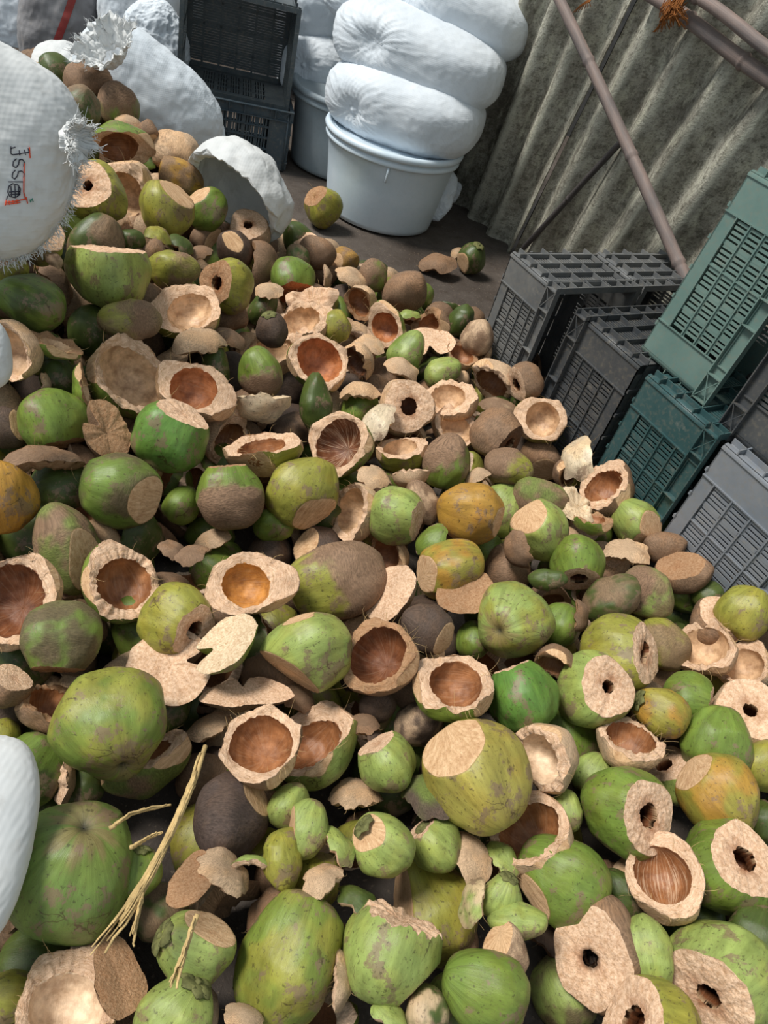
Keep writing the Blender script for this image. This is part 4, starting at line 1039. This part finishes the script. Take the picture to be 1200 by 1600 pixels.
# ------------------------------------------------------------------ crates
def crate(name, L, Wd, H, mat, handle=True):
    """upright crate, opening +z; base centre at origin. Every wall is a lattice with real slots."""
    root = empty(name)
    def panel(nm, ulen, org, U, out, depthrib=.012, dens=.0125, cols=3, pocket=False):
        m = MB(); U = np.array(U, float); Z = np.array([0, 0, 1.]); N_ = np.array(out, float); org = np.array(org, float)
        def bx(u0, u1, z0, z1, t0, t1):
            a = np.array([u0, z0, t0]); b = np.array([u1, z1, t1]); m.box(a, b, fr=[U, Z, N_], o=org)
        t = .0035; rim = .045; foot = .045
        bx(0, ulen, 0, foot, -t, 0); bx(0, ulen, H-rim, H, -t, 0)
        eb = .03 if pocket else .105
        bx(0, eb, foot, H-rim, -t, 0); bx(ulen-eb, ulen, foot, H-rim, -t, 0)
        nz_ = 3 if pocket else 4; zs = [foot+(H-rim-foot)*k/nz_ for k in range(nz_+1)]
        us = [eb+(ulen-2*eb)*k/cols for k in range(cols+1)]
        for z in zs[1:-1]: bx(eb, ulen-eb, z-.006, z+.006, -t, 0)
        for u in us[1:-1]: bx(u-.006, u+.006, foot, H-rim, -t, 0)
        for a, b in zip(us[:-1], us[1:]):
            for c, d in zip(zs[:-1], zs[1:]):
                n = max(2, int((b-a-.012)/dens)); st = (b-a-.012)/n
                for k in range(n): u = a+.006+st*k; bx(u, u+st*.58, c+.006, d-.006, -t, -.0005)
        for z in zs: bx(eb if not pocket else 0, ulen-(eb if not pocket else 0), z-.0018, z+.0018, 0, .0055 if not pocket else .016)     # raised ribs
        for u in us[::(1 if pocket else cols)]: bx(u-.0018, u+.0018, 0, H-.01, 0, .0055 if not pocket else .016)
        if not pocket: m.bar(org+U*us[0]+Z*foot, org+U*us[0]+Z*(H-rim), .004); bx(us[cols//2]-.0018, us[cols//2]+.0018, foot, H-rim, 0, .004)
        return m.build(nm, mat, root)
    panel('side_panel', L, (-L/2, -Wd/2, 0), (1, 0, 0), (0, -1, 0), cols=5)
    panel('side_panel', L, (L/2, Wd/2, 0), (-1, 0, 0), (0, 1, 0), cols=5)
    panel('end_panel', Wd, (L/2, -Wd/2, 0), (0, 1, 0), (1, 0, 0), cols=3, pocket=True, dens=.011)
    panel('end_panel', Wd, (-L/2, Wd/2, 0), (0, -1, 0), (-1, 0, 0), cols=3, pocket=True, dens=.011)
    m = MB()                                          # base lattice
    m.box((-L/2, -Wd/2, 0), (L/2, -Wd/2+.03, .004)); m.box((-L/2, Wd/2-.03, 0), (L/2, Wd/2, .004)); m.box((-L/2, -Wd/2, 0), (-L/2+.03, Wd/2, .004)); m.box((L/2-.03, -Wd/2, 0), (L/2, Wd/2, .004))
    for k in range(1, 30): y = -Wd/2+.03+(Wd-.06)*k/30; m.box((-L/2+.03, y-.0056, 0), (L/2-.03, y+.0056, .0035))
    for k in range(1, 6): x = -L/2+L*k/6; m.box((x-.006, -Wd/2, -.006), (x+.006, Wd/2, .006))
    for k in range(1, 4): y = -Wd/2+Wd*k/4; m.box((-L/2, y-.006, -.006), (L/2, y+.006, .006))
    m.build('base', mat, root)
    m = MB(); g = .018                                # rim flange with little cross braces
    for s in (-1, 1):
        for z0 in (H-.004, H-.052): m.box((-L/2-g, s*(Wd/2) if s > 0 else -Wd/2-g, z0), (L/2+g, Wd/2+g if s > 0 else -Wd/2, z0+.0035)); m.box((s*L/2 if s > 0 else -L/2-g, -Wd/2, z0), (L/2+g if s > 0 else -L/2, Wd/2, z0+.0035))
    for s in (-1, 1):
        for k in range(8):
            if k in (2, 5): continue
            x = -L/2+L*k/7; m.box((x-.0016, s*Wd/2 if s > 0 else -Wd/2-g, H-.052), (x+.0016, Wd/2+g if s > 0 else -Wd/2, H))
            if k in (0, 6): a, b = (x, s*(Wd/2+g*.8)), (x+L/7, s*(Wd/2+g*.8)); m.bar((*a, H-.05), (*b, H-.004), .0025); m.bar((*a, H-.004), (*b, H-.05), .0025)
        for k in range(6):
            y = -Wd/2+Wd*k/5; m.box((s*L/2 if s > 0 else -L/2-g, y-.0016, H-.052), (L/2+g if s > 0 else -L/2, y+.0016, H))
    m.build('rim', mat, root)
    for sx in (-1, 1):                                # rounded corner posts
        for sy in (-1, 1):
            m = MB(); n0 = 0; seg = 7
            for z in (0, H):
                for rr in (.016, .0125):
                    for k in range(seg):
                        a = math.pi/2*k/(seg-1); m.v.append(np.array([sx*(L/2-.012+rr*math.cos(a)), sy*(Wd/2-.012+rr*math.sin(a)), z]))
            for k in range(seg-1):
                A = n0+k; m.f += [(A, A+1, A+1+2*seg, A+2*seg), (A+seg, A+seg+2*seg, A+seg+1+2*seg, A+seg+1), (A, A+seg, A+seg+1, A+1), (A+2*seg, A+2*seg+1, A+3*seg+1, A+3*seg)]
            m.build('corner_post', mat, root, smooth=True)
    return root
def copy_tree(o):
    c = o.copy(); C.objects.link(c)
    for ch in o.children:
        d = ch.copy(); C.objects.link(d); d.parent = c; d.matrix_parent_inverse = ch.matrix_parent_inverse.copy()
    return c
GREY = mat_plastic('grey_crate_plastic', lin((92, 94, 96)), lin((118, 118, 116))); DARK = mat_plastic('dark_crate_plastic', lin((60, 64, 68)), lin((80, 80, 80)))
TEAL = mat_plastic('teal_crate_plastic', lin((44, 76, 78)), lin((64, 90, 90))); MINT = mat_plastic('mint_crate_plastic', lin((92, 118, 112)), lin((108, 130, 122)))
LG = mat_plastic('light_grey_crate_plastic', lin((116, 122, 130)), lin((134, 136, 140))); BLUE = mat_plastic('blue_grey_crate_plastic', lin((62, 80, 92)), lin((84, 92, 96)))
def pose(o, org, X, Y, Z):
    M = Matrix.Identity(4)
    for i in range(3): M[i][0] = X[i]; M[i][1] = Y[i]; M[i][2] = Z[i]; M[i][3] = org[i]
    o.matrix_world = M; return o
UP = np.array([0, 0, 1.]); UR = TW.copy(); DP = np.array([.76807, .64037, 0])      # along the row / into the row
def stand(o, fl_, w, L, z0, mouth, lean=0, turn=0, D=.37):
    """crate on end. fl_: front top left corner pixel point at its top; mouth +1 opens along the row, -1 back along it; w = crate height"""
    ur = UR*math.cos(turn)+DP*math.sin(turn); dp = DP*math.cos(turn)-UR*math.sin(turn)
    up = unit(UP+dp*lean); dp2 = unit(dp-(dp@up)*up)
    P0 = np.array(fl_)                                # front left bottom corner
    if mouth > 0: org = P0+up*L/2+dp2*D/2; return pose(o, org, up, -dp2 if np.dot(np.cross(up, -dp2), ur) > 0 else dp2, ur)
    org = P0+up*L/2+dp2*D/2+ur*w; return pose(o, org, up, dp2 if np.dot(np.cross(up, dp2), -ur) > 0 else -dp2, -ur)
L_ = .54; D_ = .37
def ct(x, y, z=.54): return at_z(x, y, z)-np.array([0, 0, z])
lab = 'crates stacked against the corrugated wall'
crA = crate('plastic_crate', L_, D_, .285, GREY); stand(crA, ct(800, 394), .285, L_, 0, 1); tag(crA, 'grey slotted crate at the far left end of the crate row', 'crate', lab)
crB = crate('plastic_crate', L_, D_, .30, DARK); stand(crB, ct(905, 489), .30, L_, 0, -1); tag(crB, 'dark grey crate between the far grey crate and the teal crate', 'crate', lab)
crC = crate('plastic_crate', L_, D_, .30, TEAL); stand(crC, ct(1012, 586), .30, L_, 0, 1); tag(crC, 'teal crate under the tall mint green crate', 'crate', lab)
crF = crate('plastic_crate', L_, D_, .36, LG); stand(crF, ct(1132, 694), .36, L_, 0, 1); tag(crF, 'light grey crate at the near end of the row', 'crate', lab)
crA2 = copy_tree(crA); stand(crA2, ct(800, 394)+DP*(D_+.045)+UR*.0, .285, L_, 0, 1); tag(crA2, 'brownish grey crate behind the far left crate, touching the wall side', 'crate', lab)
crB2 = copy_tree(crB); stand(crB2, ct(905, 489)+DP*(D_+.03), .30, L_, 0, -1); tag(crB2, 'dark crate behind the dark grey one, below the mint green crate', 'crate', lab)
crC2 = copy_tree(crB); stand(crC2, ct(1012, 586)+DP*(D_+.04)+UR*.05, .30, L_, 0, 1); tag(crC2, 'dark crate showing in the gap between teal and light grey crates', 'crate', lab)
crD = crate('plastic_crate', L_, D_, .29, MINT); stand(crD, at_z(1008, 545, .545), .29, L_, .545, 1, lean=.10, turn=0.0, D=.33); tag(crD, 'mint green crate standing on top of the teal crate', 'crate', lab)
crE = copy_tree(crB); stand(crE, at_z(1124, 655, .545)+UR*.02, .30, L_, .545, -1, lean=.05, D=.33); tag(crE, 'dark crate on top of the light grey crate at the right edge', 'crate', lab)
# crate pair by the white tubs
def yawf(a): return np.array([math.cos(a), math.sin(a), 0]), np.array([-math.sin(a), math.cos(a), 0])
X_, Y_ = yawf(math.radians(22)); fr_c = at_z(442, 268, 0)
crH = crate('plastic_crate', .56, .40, .31, BLUE); o_ = fr_c-X_*.28+Y_*.20; pose(crH, o_, X_, Y_, UP); tag(crH, 'blue-grey crate on the floor with a dark crate lying on it', 'crate')
crG = crate('plastic_crate', .54, .43, .40, mat_plastic('black_crate_plastic', lin((56, 66, 72)), lin((82, 90, 92)))); X2, Y2 = yawf(math.radians(20))
o_ = fr_c-X_*.28+Y_*.03+np.array([0, 0, .315+.22])+Y2*.40-X_*.02; pose(crG, o_, X2, -UP if np.dot(np.cross(X2, -UP), -Y2) > 0 else UP, -Y2); tag(crG, 'black crate lying on its side with its open mouth to the front', 'crate')
# ------------------------------------------------------------------ white tubs
TUB = mat_plastic('white_tub_plastic', lin((208, 224, 236)), lin((218, 230, 240)), .36, .05); 
TUB2 = mat_plastic('grey_white_tub_plastic', lin((150, 164, 172)), lin((168, 178, 184)), .45, .12)
def tub(c, rb, rt, h, mat, label, ang0):
    root = empty('plastic_tub', c); seg = 96
    prof = [(0, .004), (rb-.02, .004), (rb-.004, .010), (rb, .03), (rb+(rt-rb)*.5, h*.5), (rt-.003, h-.075), (rt, h-.07)]
    V = []; 
    for r, z in prof+[(rt-.006, h-.05), (rt-.01, h-.1), (rb-.006, .03), (.0, .012)]:
        for k in range(seg): a = 2*math.pi*k/seg; V.append((max(r, .002)*math.cos(a), max(r, .002)*math.sin(a), z))
    mesh_np('tub_body', np.array(V), grid_faces(len(prof)+4, seg), mat, root)
    V = []; rp = [(rt-.012, h-.065), (rt+.012, h-.066), (rt+.016, h-.058), (rt+.014, h-.045), (rt+.006, h-.040), (rt+.006, h-.034), (rt+.022, h-.030), (rt+.026, h-.016), (rt+.020, h-.002), (rt+.008, h), (rt-.008, h-.006), (rt-.012, h-.065)]
    for r, z in rp:
        for k in range(seg): a = 2*math.pi*k/seg; V.append((r*math.cos(a), r*math.sin(a), z))
    mesh_np('rim', np.array(V), grid_faces(len(rp), seg), mat, root)
    V = []                                            # lid
    for r, z in [(rt+.0, h-.012), (rt-.02, h-.008), (rt-.03, h-.015), (.002, h-.013)]:
        for k in range(seg): a = 2*math.pi*k/seg; V.append((r*math.cos(a), r*math.sin(a), z))
    mesh_np('lid', np.array(V), grid_faces(4, seg), mat, root)
    for da in (0, math.pi):
        a = ang0+da; d = np.array([math.cos(a), math.sin(a), 0]); e = np.array([-d[1], d[0], 0]); m = MB(); q = d*(rt+.004)
        m.tube([q+np.array([0, 0, h-.068]), q+d*.012+np.array([0, 0, h-.085]), q+d*.010+np.array([0, 0, h-.13]), q-d*.004+np.array([0, 0, h-.135])], .006, 8)
        m.build('handle_clip', mat, root, smooth=True)
    return tag(root, label, 'plastic tub')
tc1 = (at_z(499, 318, 0)+at_z(664, 350, 0))/2; tc1[2] = 0
tub((tc1[0]+.02, tc1[1]+.03, 0), .29, .335, .415, TUB, 'white plastic tub with a rolled rim under three stuffed bags', math.radians(-82))
tc2 = at_z(443, 246, 0)+np.array([.29, .12, 0])
tub((tc2[0], tc2[1], 0), .275, .30, .42, TUB2, 'duller white tub standing behind the bright one', 2.0)
# ------------------------------------------------------------------ woven bags
BAG = mat_cloth('white_woven_bag', lin((206, 214, 222)), lin((220, 226, 232)), 300, dirt=.10)
BAGW = mat_cloth('creamy_woven_bag', lin((204, 206, 206)), lin((218, 218, 216)), 220, dirt=.2)
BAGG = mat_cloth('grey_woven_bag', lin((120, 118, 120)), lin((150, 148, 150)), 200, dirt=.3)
BAGR = mat_cloth('red_stripe', lin((150, 50, 48)), lin((160, 70, 64)), 200)
def bag_mesh(ax, semi, knots=(), seed=0, ex=.75, wr=.02, nu=240, nv=170, flat=None, sag=0, seams=True):
    """ax: three world axes, semi: half sizes along them; knots: (direction in bag axes, strength, tip)"""
    u = np.linspace(0, 2*np.pi, nu, endpoint=False); v = np.linspace(-np.pi/2+.004, np.pi/2-.004, nv)
    V, U = np.meshgrid(v, u, indexing='ij'); V = V.ravel(); U = U.ravel()
    sg = lambda a, e: np.sign(a)*np.abs(a)**e
    L = np.stack([sg(np.sin(V), .8), sg(np.cos(V), ex)*sg(np.cos(U), ex), sg(np.cos(V), ex)*sg(np.sin(U), ex)], 1)
    D = L/np.linalg.norm(L, axis=1)[:, None]; disp = np.zeros(len(L))
    S = D*np.array(semi)/max(semi)
    disp += wr*1.4*fbm(S*2.2+seed, 2)-wr*1.1*np.abs(fbm(S*4.3+seed*2, 3))
    for kd, st, tip in knots:
        k = unit(kd); x, y = ortho(k); dd = S-unit(k*np.array(semi)/max(semi))*np.linalg.norm(k*np.array(semi)/max(semi))
        q = S-k*np.linalg.norm(k*np.array(semi)/max(semi)); ps = np.arctan2(q@y, q@x); r = np.linalg.norm(q, axis=1)
        fold = -.45*np.abs(np.sin(ps*7+4*perlin(S*2+seed)))-.5*np.abs(np.sin(ps*17+1.3+5*perlin(S*3+5+seed)))**.6-.3*np.abs(np.sin(ps*29+7*perlin(S*4+2)))+.7
        disp += st*.026*fold*np.exp(-r/.38)*np.clip(r/.10, 0, 1)
        disp += -.09*st*np.exp(-(r/.15)**2)+1.6*tip*np.exp(-(r/.045)**2)
    P = L*np.array(semi)+D*(disp*max(semi))[:, None]
    disp2 = -.5*wr*np.abs(fbm(np.stack([S[:, 0]*4, S[:, 1]*4, S[:, 2]*11], 1)+seed, 3))-.12*wr*np.abs(perlin(S*9+seed))
    P = P+D*(disp2*max(semi))[:, None]
    if flat is not None: P[:, 2] = np.maximum(P[:, 2], -semi[2]*flat)
    return P@np.array(ax), grid_faces(nv, nu)
def close_poles(F, n, nu): return F
def bag(name, c, ax, semi, label, mat=BAG, cat='sack', group=None, floor_ok=True, **k):
    P, F = bag_mesh(ax, semi, **k)
    return tag(mesh_np(name, P, F, mat, None, np.array(c)), label, cat, group)
def lying(yaw, tiltx=0):
    a = np.array([math.cos(yaw), math.sin(yaw), math.tan(tiltx)]); a = unit(a); b = unit(np.cross(UP, a)); return [a, b, np.cross(a, b)]
gb = 'stuffed white bags stacked on the tubs'
A1 = lying(math.radians(-4), -.03)
def bc(x, y, d): return at_d(x, y, d)
bag('stuffed_bag', bc(634, 166, 3.66), lying(math.radians(-6), .0), (.40, .31, .185), 'lowest white bag of the stack, resting on the bright white tub', group=gb, knots=[((-.60, -.85, -.12), 1.3, .05), ((-.9, -.2, .55), .8, 0)], seed=1.2, wr=.009)
bag('stuffed_bag', bc(657, 84, 3.57), lying(math.radians(-3), -.05), (.43, .29, .185), 'middle white bag overhanging to the right, with radiating creases', group=gb, knots=[((-.55, -.80, .05), 1.3, .05), ((-.9, -.1, .5), .8, 0)], seed=4.1, wr=.009)
bag('stuffed_bag', bc(728, 16, 3.56), lying(math.radians(6), -.12), (.34, .27, .16), 'uppermost white bag at the top of the photo beside the wall', group=gb, knots=[((-.75, -.6, .1), 1.2, .05)], seed=7.7, wr=.009)
bag('stuffed_bag', bc(585, -10, 3.7), lying(math.radians(10), .05), (.26, .22, .15), 'white bag corner peeking in at the top edge above the middle bag', group=gb, knots=[((-.3, -.8, -.2), 1, .03)], seed=9.7)
bag('stuffed_bag', bc(492, 12, 4.15), lying(math.radians(20)), (.22, .25, .23), 'upper white bag over the duller tub, cut by the top edge', group=gb, knots=[((.2, -.8, -.6), 1, .03)], seed=3.3)
bag('stuffed_bag', bc(492, 103, 4.25), lying(math.radians(20)), (.22, .25, .19), 'tied white bag sitting on the duller tub', group=gb, knots=[((-.35, -.85, .15), 1.5, .06)], seed=5.3)
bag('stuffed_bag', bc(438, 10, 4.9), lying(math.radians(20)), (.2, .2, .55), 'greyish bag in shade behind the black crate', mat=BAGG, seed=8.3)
def scr(x, y, d, a, b, th, roll, label, mat=BAG, cat='sack', name='woven_sack', **k):
    """sack whose long axis runs at `roll` degrees as seen; a, b half sizes in px; th thickness factor"""
    fr = frame(x, y); ax = [sdir(fr, roll), sdir(fr, roll+90), fr[2]]; s = d/FPX
    return bag(name, at_d(x, y, d), ax, (a*s, b*s, th*b*s), label, mat, cat, **k)
gs = 'sacks standing behind the heap'
scr(6, 28, 4.6, 80, 52, .8, 72, 'pale grey-white sack at the top left corner', seed=2.2, wr=.03)
st = scr(92, 22, 4.5, 100, 56, .7, 66, 'grey sack with a dark red stripe', mat=BAGG, seed=6.1, wr=.02)
scr(218, 6, 4.5, 82, 62, .8, 75, 'smooth white sack between the striped sack and the crumpled one', seed=3.9, wr=.02)
scr(283, -6, 4.75, 50, 34, .8, 80, 'bright white sack sliver beside the black crate at the top', seed=5.9, wr=.02)
scr(246, 66, 3.95, 56, 46, .8, 100, 'crumpled white sack leaning on the black crate', seed=8.9, wr=.05)
# knotted sack behind the heap, its gathered mouth
sb = scr(235, 152, 3.1, 118, 74, .8, -38, 'large white sack with a ruffled gathered mouth, behind the heap', seed=11.2, wr=.018)
scr(300, 178, 3.25, 66, 40, .8, -68, 'white sack bulging behind the ruffled one', seed=12.7, wr=.04)
def ruffle(x, y, d, w, h, ang, name, seed, parent=None, lobes=9, label=None):
    """gathered cloth mouth: a short wavy funnel"""
    fr = frame(x, y); n = unit(sdir(fr, ang, 35)); a, b = ortho(n); s = d/FPX; nu = 220; nv = 26; V = []
    ph = np.linspace(0, 2*np.pi, nu, endpoint=False)
    for j in range(nv):
        q = j/(nv-1); r = (.42+.58*q**.8)*w*.5*s
        wv = 1+q*(.16*np.sin(lobes*ph+seed)+.10*np.sin(17*ph+2*seed)+.05*np.sin(27*ph))
        z = q*h*s*(1-.35*q)*(1+.2*np.sin(5*ph+seed)*q)
        V.append(np.outer(r*wv*np.cos(ph), a)+np.outer(r*wv*np.sin(ph), b)+np.outer(z+.004*np.sin(40*ph)*q, n))
    V = np.concatenate(V); V = V+.009*np.stack([fbm(V*45+seed, 2), fbm(V*45+5, 2), fbm(V*45+9, 2)], 1)
    o = mesh_np(name, V, grid_faces(nv, nu), BAGW)
    o.modifiers.new('t', 'SOLIDIFY').thickness = .0015
    c = at_d(x, y, d); m = MB(); rr = np.random.default_rng(int(seed*7)); top = V[-nu:]
    for k in range(170):
        p = top[rr.integers(nu)]; dd = unit(n*.4+unit(p)*1.0+rr.normal(size=3)*.5); l = rr.uniform(.006, .022); m.tube([p, p+dd*l*.5+rr.normal(size=3)*.003, p+dd*l+rr.normal(size=3)*.005], [.0009, .0008, .0005], 3, False)
    t = tag(m.build('frayed_threads', BAGW), kind='stuff')
    for q_ in (o, t):
        q_.parent = parent; q_.location = c-(np.array(parent.location) if parent is not None else 0)
    return o
ruffle(178, 92, 2.80, 92, 50, 118, 'gathered_mouth', 2.0, sb, lobes=6)
# open sack mouths that hold nuts
def open_sack(x, y, w, ang, tilt, d, label, seed, h=.1, e=1.2, t=0):
    it = dict(ang=ang, tilt=tilt, t=t, e=e, h=h, o=0, n=None, f=[], rg=.04, ri=.985, nofac=1, ib=0, seed=seed, res=128, c1='g', c2='', x=x, y=y, w=w)
    fr = frame(x, y); it['fr'] = fr; P, F, tg, body, D = lathe(it, fr, 'B'); P = P+D*(.06*fbm(P*1.7, 2)-.02*np.abs(fbm(P*5, 2)))[:, None]
    P, s = fit(P, it, d); return tag(mesh_np('woven_sack', P, F, BAGW, None, at_d(x, y, d)), label, 'sack')
open_sack(380, 300, 175, 225, 30, 2.78, 'open white sack lying on the heap edge with nuts in its mouth', 3.3, h=.25, e=1.25, t=-40)
open_sack(105, 118, 120, 260, 30, 3.1, 'open mouth of a white sack holding the topmost nuts', 5.3, h=.2)
# writing sack, front left
ws = scr(-28, 236, 1.62, 158, 138, .62, 62, 'white woven sack with stitched black and red writing, frayed hem', seed=21.2, wr=.014, mat=BAGW, nu=220, nv=150, knots=[((.35, -.95, .25), 1.1, .0)], ex=.7)
ruffle(100, 212, 1.56, 62, 44, 345, 'gathered_mouth', 5.0, ws, lobes=7)
me = ws.data; co = np.empty(len(me.vertices)*3); me.vertices.foreach_get('co', co); co = co.reshape(-1, 3)+np.array(ws.location)
bvh = BVHTree.FromPolygons([tuple(v) for v in co], [tuple(p.vertices) for p in me.polygons])
def hit(x, y, lift=.0015):
    r = unit(ray(x, y)); h = bvh.ray_cast(Vector(CAM), Vector(r))
    return None if h[0] is None else np.array(h[0])-r*lift
def stitch(strokes, name, mat, r):
    m = MB(); off = np.array(ws.location)
    for st_ in strokes:
        pts = []
        for (a, b), (c_, d_) in zip(st_[:-1], st_[1:]):
            for k in range(5): p = hit(a+(c_-a)*k/5, b+(d_-b)*k/5, .002+.001*(k % 2)); pts.append(p) if p is not None else None
        p = hit(*st_[-1]); pts.append(p) if p is not None else None
        if len(pts) > 1: m.tube([p-off for p in pts], r, 5)
    m.build(name, mat, ws)
TB = mat_simple('black_thread', lin((46, 46, 58)), .8, .2); TR = mat_simple('red_thread', lin((214, 88, 62)), .8, .2); TG = mat_simple('green_thread', lin((60, 130, 110)), .8, .2)
T_ = [(17, 229), (17, 240), (20, 242), (46, 238)], [(17, 232), (24, 230)], [(30, 235), (31, 243)], [(38, 234), (40, 242)], [(44, 232), (47, 243)]
S1_ = [(26, 248), (21, 252), (20, 259), (25, 262), (29, 257), (30, 250), (35, 249), (38, 253), (37, 260)], 
O_ = [(14, 291), (12, 300), (15, 307), (24, 309), (31, 304), (32, 295), (28, 289), (20, 287), (14, 291)], [(14, 300), (31, 299)], [(16, 304), (30, 303)], [(17, 291), (18, 307)], [(23, 289), (24, 308)], [(29, 292), (29, 305)]
S2_ = [(24, 266), (20, 270), (19, 277), (23, 280), (27, 275), (29, 268), (34, 267), (38, 271), (37, 278)], [(13, 284), (36, 284)], [(10, 312), (12, 306)]
stitch(list(T_)+list(S1_)+list(O_)+list(S2_), 'black_writing', TB, .0011)
stitch([[(38, 254), (37, 300), (40, 312)], [(8, 316), (20, 315), (30, 313), (40, 311)], [(9, 319), (22, 318), (32, 316)], [(10, 313), (8, 321)], [(46, 230), (47, 247)], [(41, 308), (43, 318)], [(14, 314), (15, 320)], [(20, 313), (21, 319)], [(26, 312), (27, 318)]], 'red_writing', TR, .0013)
stitch([[(46, 313), (50, 312), (52, 315)], [(47, 316), (51, 310)]], 'green_writing', TG, .001)
m = MB(); rr = np.random.default_rng(8)               # frayed hem
sil = []
for a in np.linspace(-98, 8, 120):                    # walk out to the sack's lower edge
    r_o = 20
    while hit(-10+r_o*math.cos(math.radians(a)), 240-r_o*math.sin(math.radians(a))) is not None and r_o < 260: r_o += 1.5
    p = hit(-10+(r_o-3)*math.cos(math.radians(a)), 240-(r_o-3)*math.sin(math.radians(a)), 0)
    if p is not None: sil.append((p, a))
for k in range(520):
    p, a = sil[rr.integers(len(sil))]; p = p-np.array(ws.location)+rr.normal(size=3)*.004
    e = CR*math.cos(math.radians(a))+CU*math.sin(math.radians(a))+rr.normal(size=3)*.45; l = rr.uniform(.006, .026); e = unit(e)*l
    m.tube([p, p+e*.5+rr.normal(size=3)*.002, p+e+rr.normal(size=3)*.004], [.0009, .0007, .0004], 3, False)
tag(m.build('frayed_threads', BAGW, ws), kind='stuff')
scr(-32, 552, 1.45, 58, 46, .7, 90, 'edge of a white sack at the left, beside the large smooth tan half', seed=31, wr=.007, mat=BAGW)
scr(-48, 1318, 1.02, 165, 92, .6, 88, 'edge of a white sack at the lower left beside the largest green nut', seed=33, wr=.006, mat=BAGW)
# red stripe, woven into the grey sack
me = st.data; co = np.empty(len(me.vertices)*3); me.vertices.foreach_get('co', co); co = co.reshape(-1, 3)+np.array(st.location)
bv2 = BVHTree.FromPolygons([tuple(v) for v in co], [tuple(p.vertices) for p in me.polygons]); V = []; 
for k in range(40):
    y = -20+130*k/39; x = 113-.33*y-0.0006*y*y
    for dx in (-7, -3, 1, 6):
        r = unit(ray(x+dx, y)); h = bv2.ray_cast(Vector(CAM), Vector(r)); V.append((np.array(h[0])-r*.003 if h[0] is not None else V[-1]+np.array(st.location))-np.array(st.location))
mesh_np('red_stripe', np.array(V), grid_faces(40, 4, False), BAGR, st)
# limp plastic bag on the floor by the tub
scr(690, 306, 3.95, 38, 20, .5, 68, 'limp clear-white plastic bag on the floor right of the bright tub', seed=41, wr=.05, name='plastic_bag', cat='plastic bag')
scr(708, 302, 4.1, 18, 10, .5, 60, 'small white plastic scrap against the wall base', seed=43, wr=.05, name='plastic_scrap', cat='plastic bag')
# dried stalk lying over the near part of the heap
STALK = mat_simple('dry_stalk', lin((190, 162, 112)), .85, .2, 40, .4)
def stalk(pts, n, r, label, lift=.10, spread=6, seed=1):
    m = MB(); rr = np.random.default_rng(seed)
    D0 = [surf_depth(*p)-lift for p in pts]
    for k in range(n):
        P = []; w = []
        s0 = rr.uniform(0, .25) if k else 0; s1 = rr.uniform(.7, 1.0) if k else 1
        for i in range(14):
            s = s0+(s1-s0)*i/13; f = s*(len(pts)-1); j = min(int(f), len(pts)-2); u = f-j
            x = pts[j][0]*(1-u)+pts[j+1][0]*u; y = pts[j][1]*(1-u)+pts[j+1][1]*u; d = D0[j]*(1-u)+D0[j+1]*u
            sp = spread*(.35+1.4*s**2.2); a = k*2.4
            P.append(at_d(x+sp*math.cos(a)+rr.normal()*.7, y+.5*sp*math.sin(a)+rr.normal()*.7, d+.004*math.sin(a))); w.append(r*(1-.55*s)*(1 if k else 1.8))
        m.tube(P, w, 5)
    return tag(m.build('dried_stalk', STALK, smooth=True), label, 'stalk')
stalk([(318, 1165), (300, 1225), (272, 1290), (235, 1365), (195, 1430), (150, 1490)], 26, .0022, 'long dried fibrous stalk lying across the lower left of the heap', .13, 8, 1)
stalk([(222, 1395), (212, 1440), (203, 1480)], 5, .0018, 'short dry strand hanging off the long stalk', .13, 3, 2)
stalk([(306, 1430), (290, 1480), (268, 1545)], 9, .002, 'short dried strip lying on the pale green three-cornered nut', .14, 4, 3)
stalk([(170, 1295), (205, 1270), (262, 1258)], 5, .002, 'thin pale strip right above the largest green nut', .13, 3, 4)
stalk([(203, 1325), (225, 1312), (250, 1300)], 6, .002, 'stubby dry strip between the largest green nut and the long stalk', .12, 3, 5)
# ------------------------------------------------------------------ light
w = bpy.data.worlds.new('sky'); bpy.context.scene.world = w; w.use_nodes = True; nt = w.node_tree; bg = nt.nodes['Background']
bg.inputs[0].default_value = (.80, .92, 1.0, 1); bg.inputs[1].default_value = .5
s = bpy.data.lights.new('daylight', 'SUN'); s.energy = 3.3; s.angle = math.radians(16); s.color = (1.0, .965, .90); so = bpy.data.objects.new('daylight', s); C.objects.link(so)
dl = unit(np.array([-.62, -.12, 1.0])); so.rotation_euler = Vector(tuple(dl)).to_track_quat('Z', 'Y').to_euler()
vs = bpy.context.scene.view_settings; vs.view_transform = 'Standard'; vs.look = 'None'; vs.gamma = 1; vs.exposure = 0.2; vs.use_curve_mapping = False
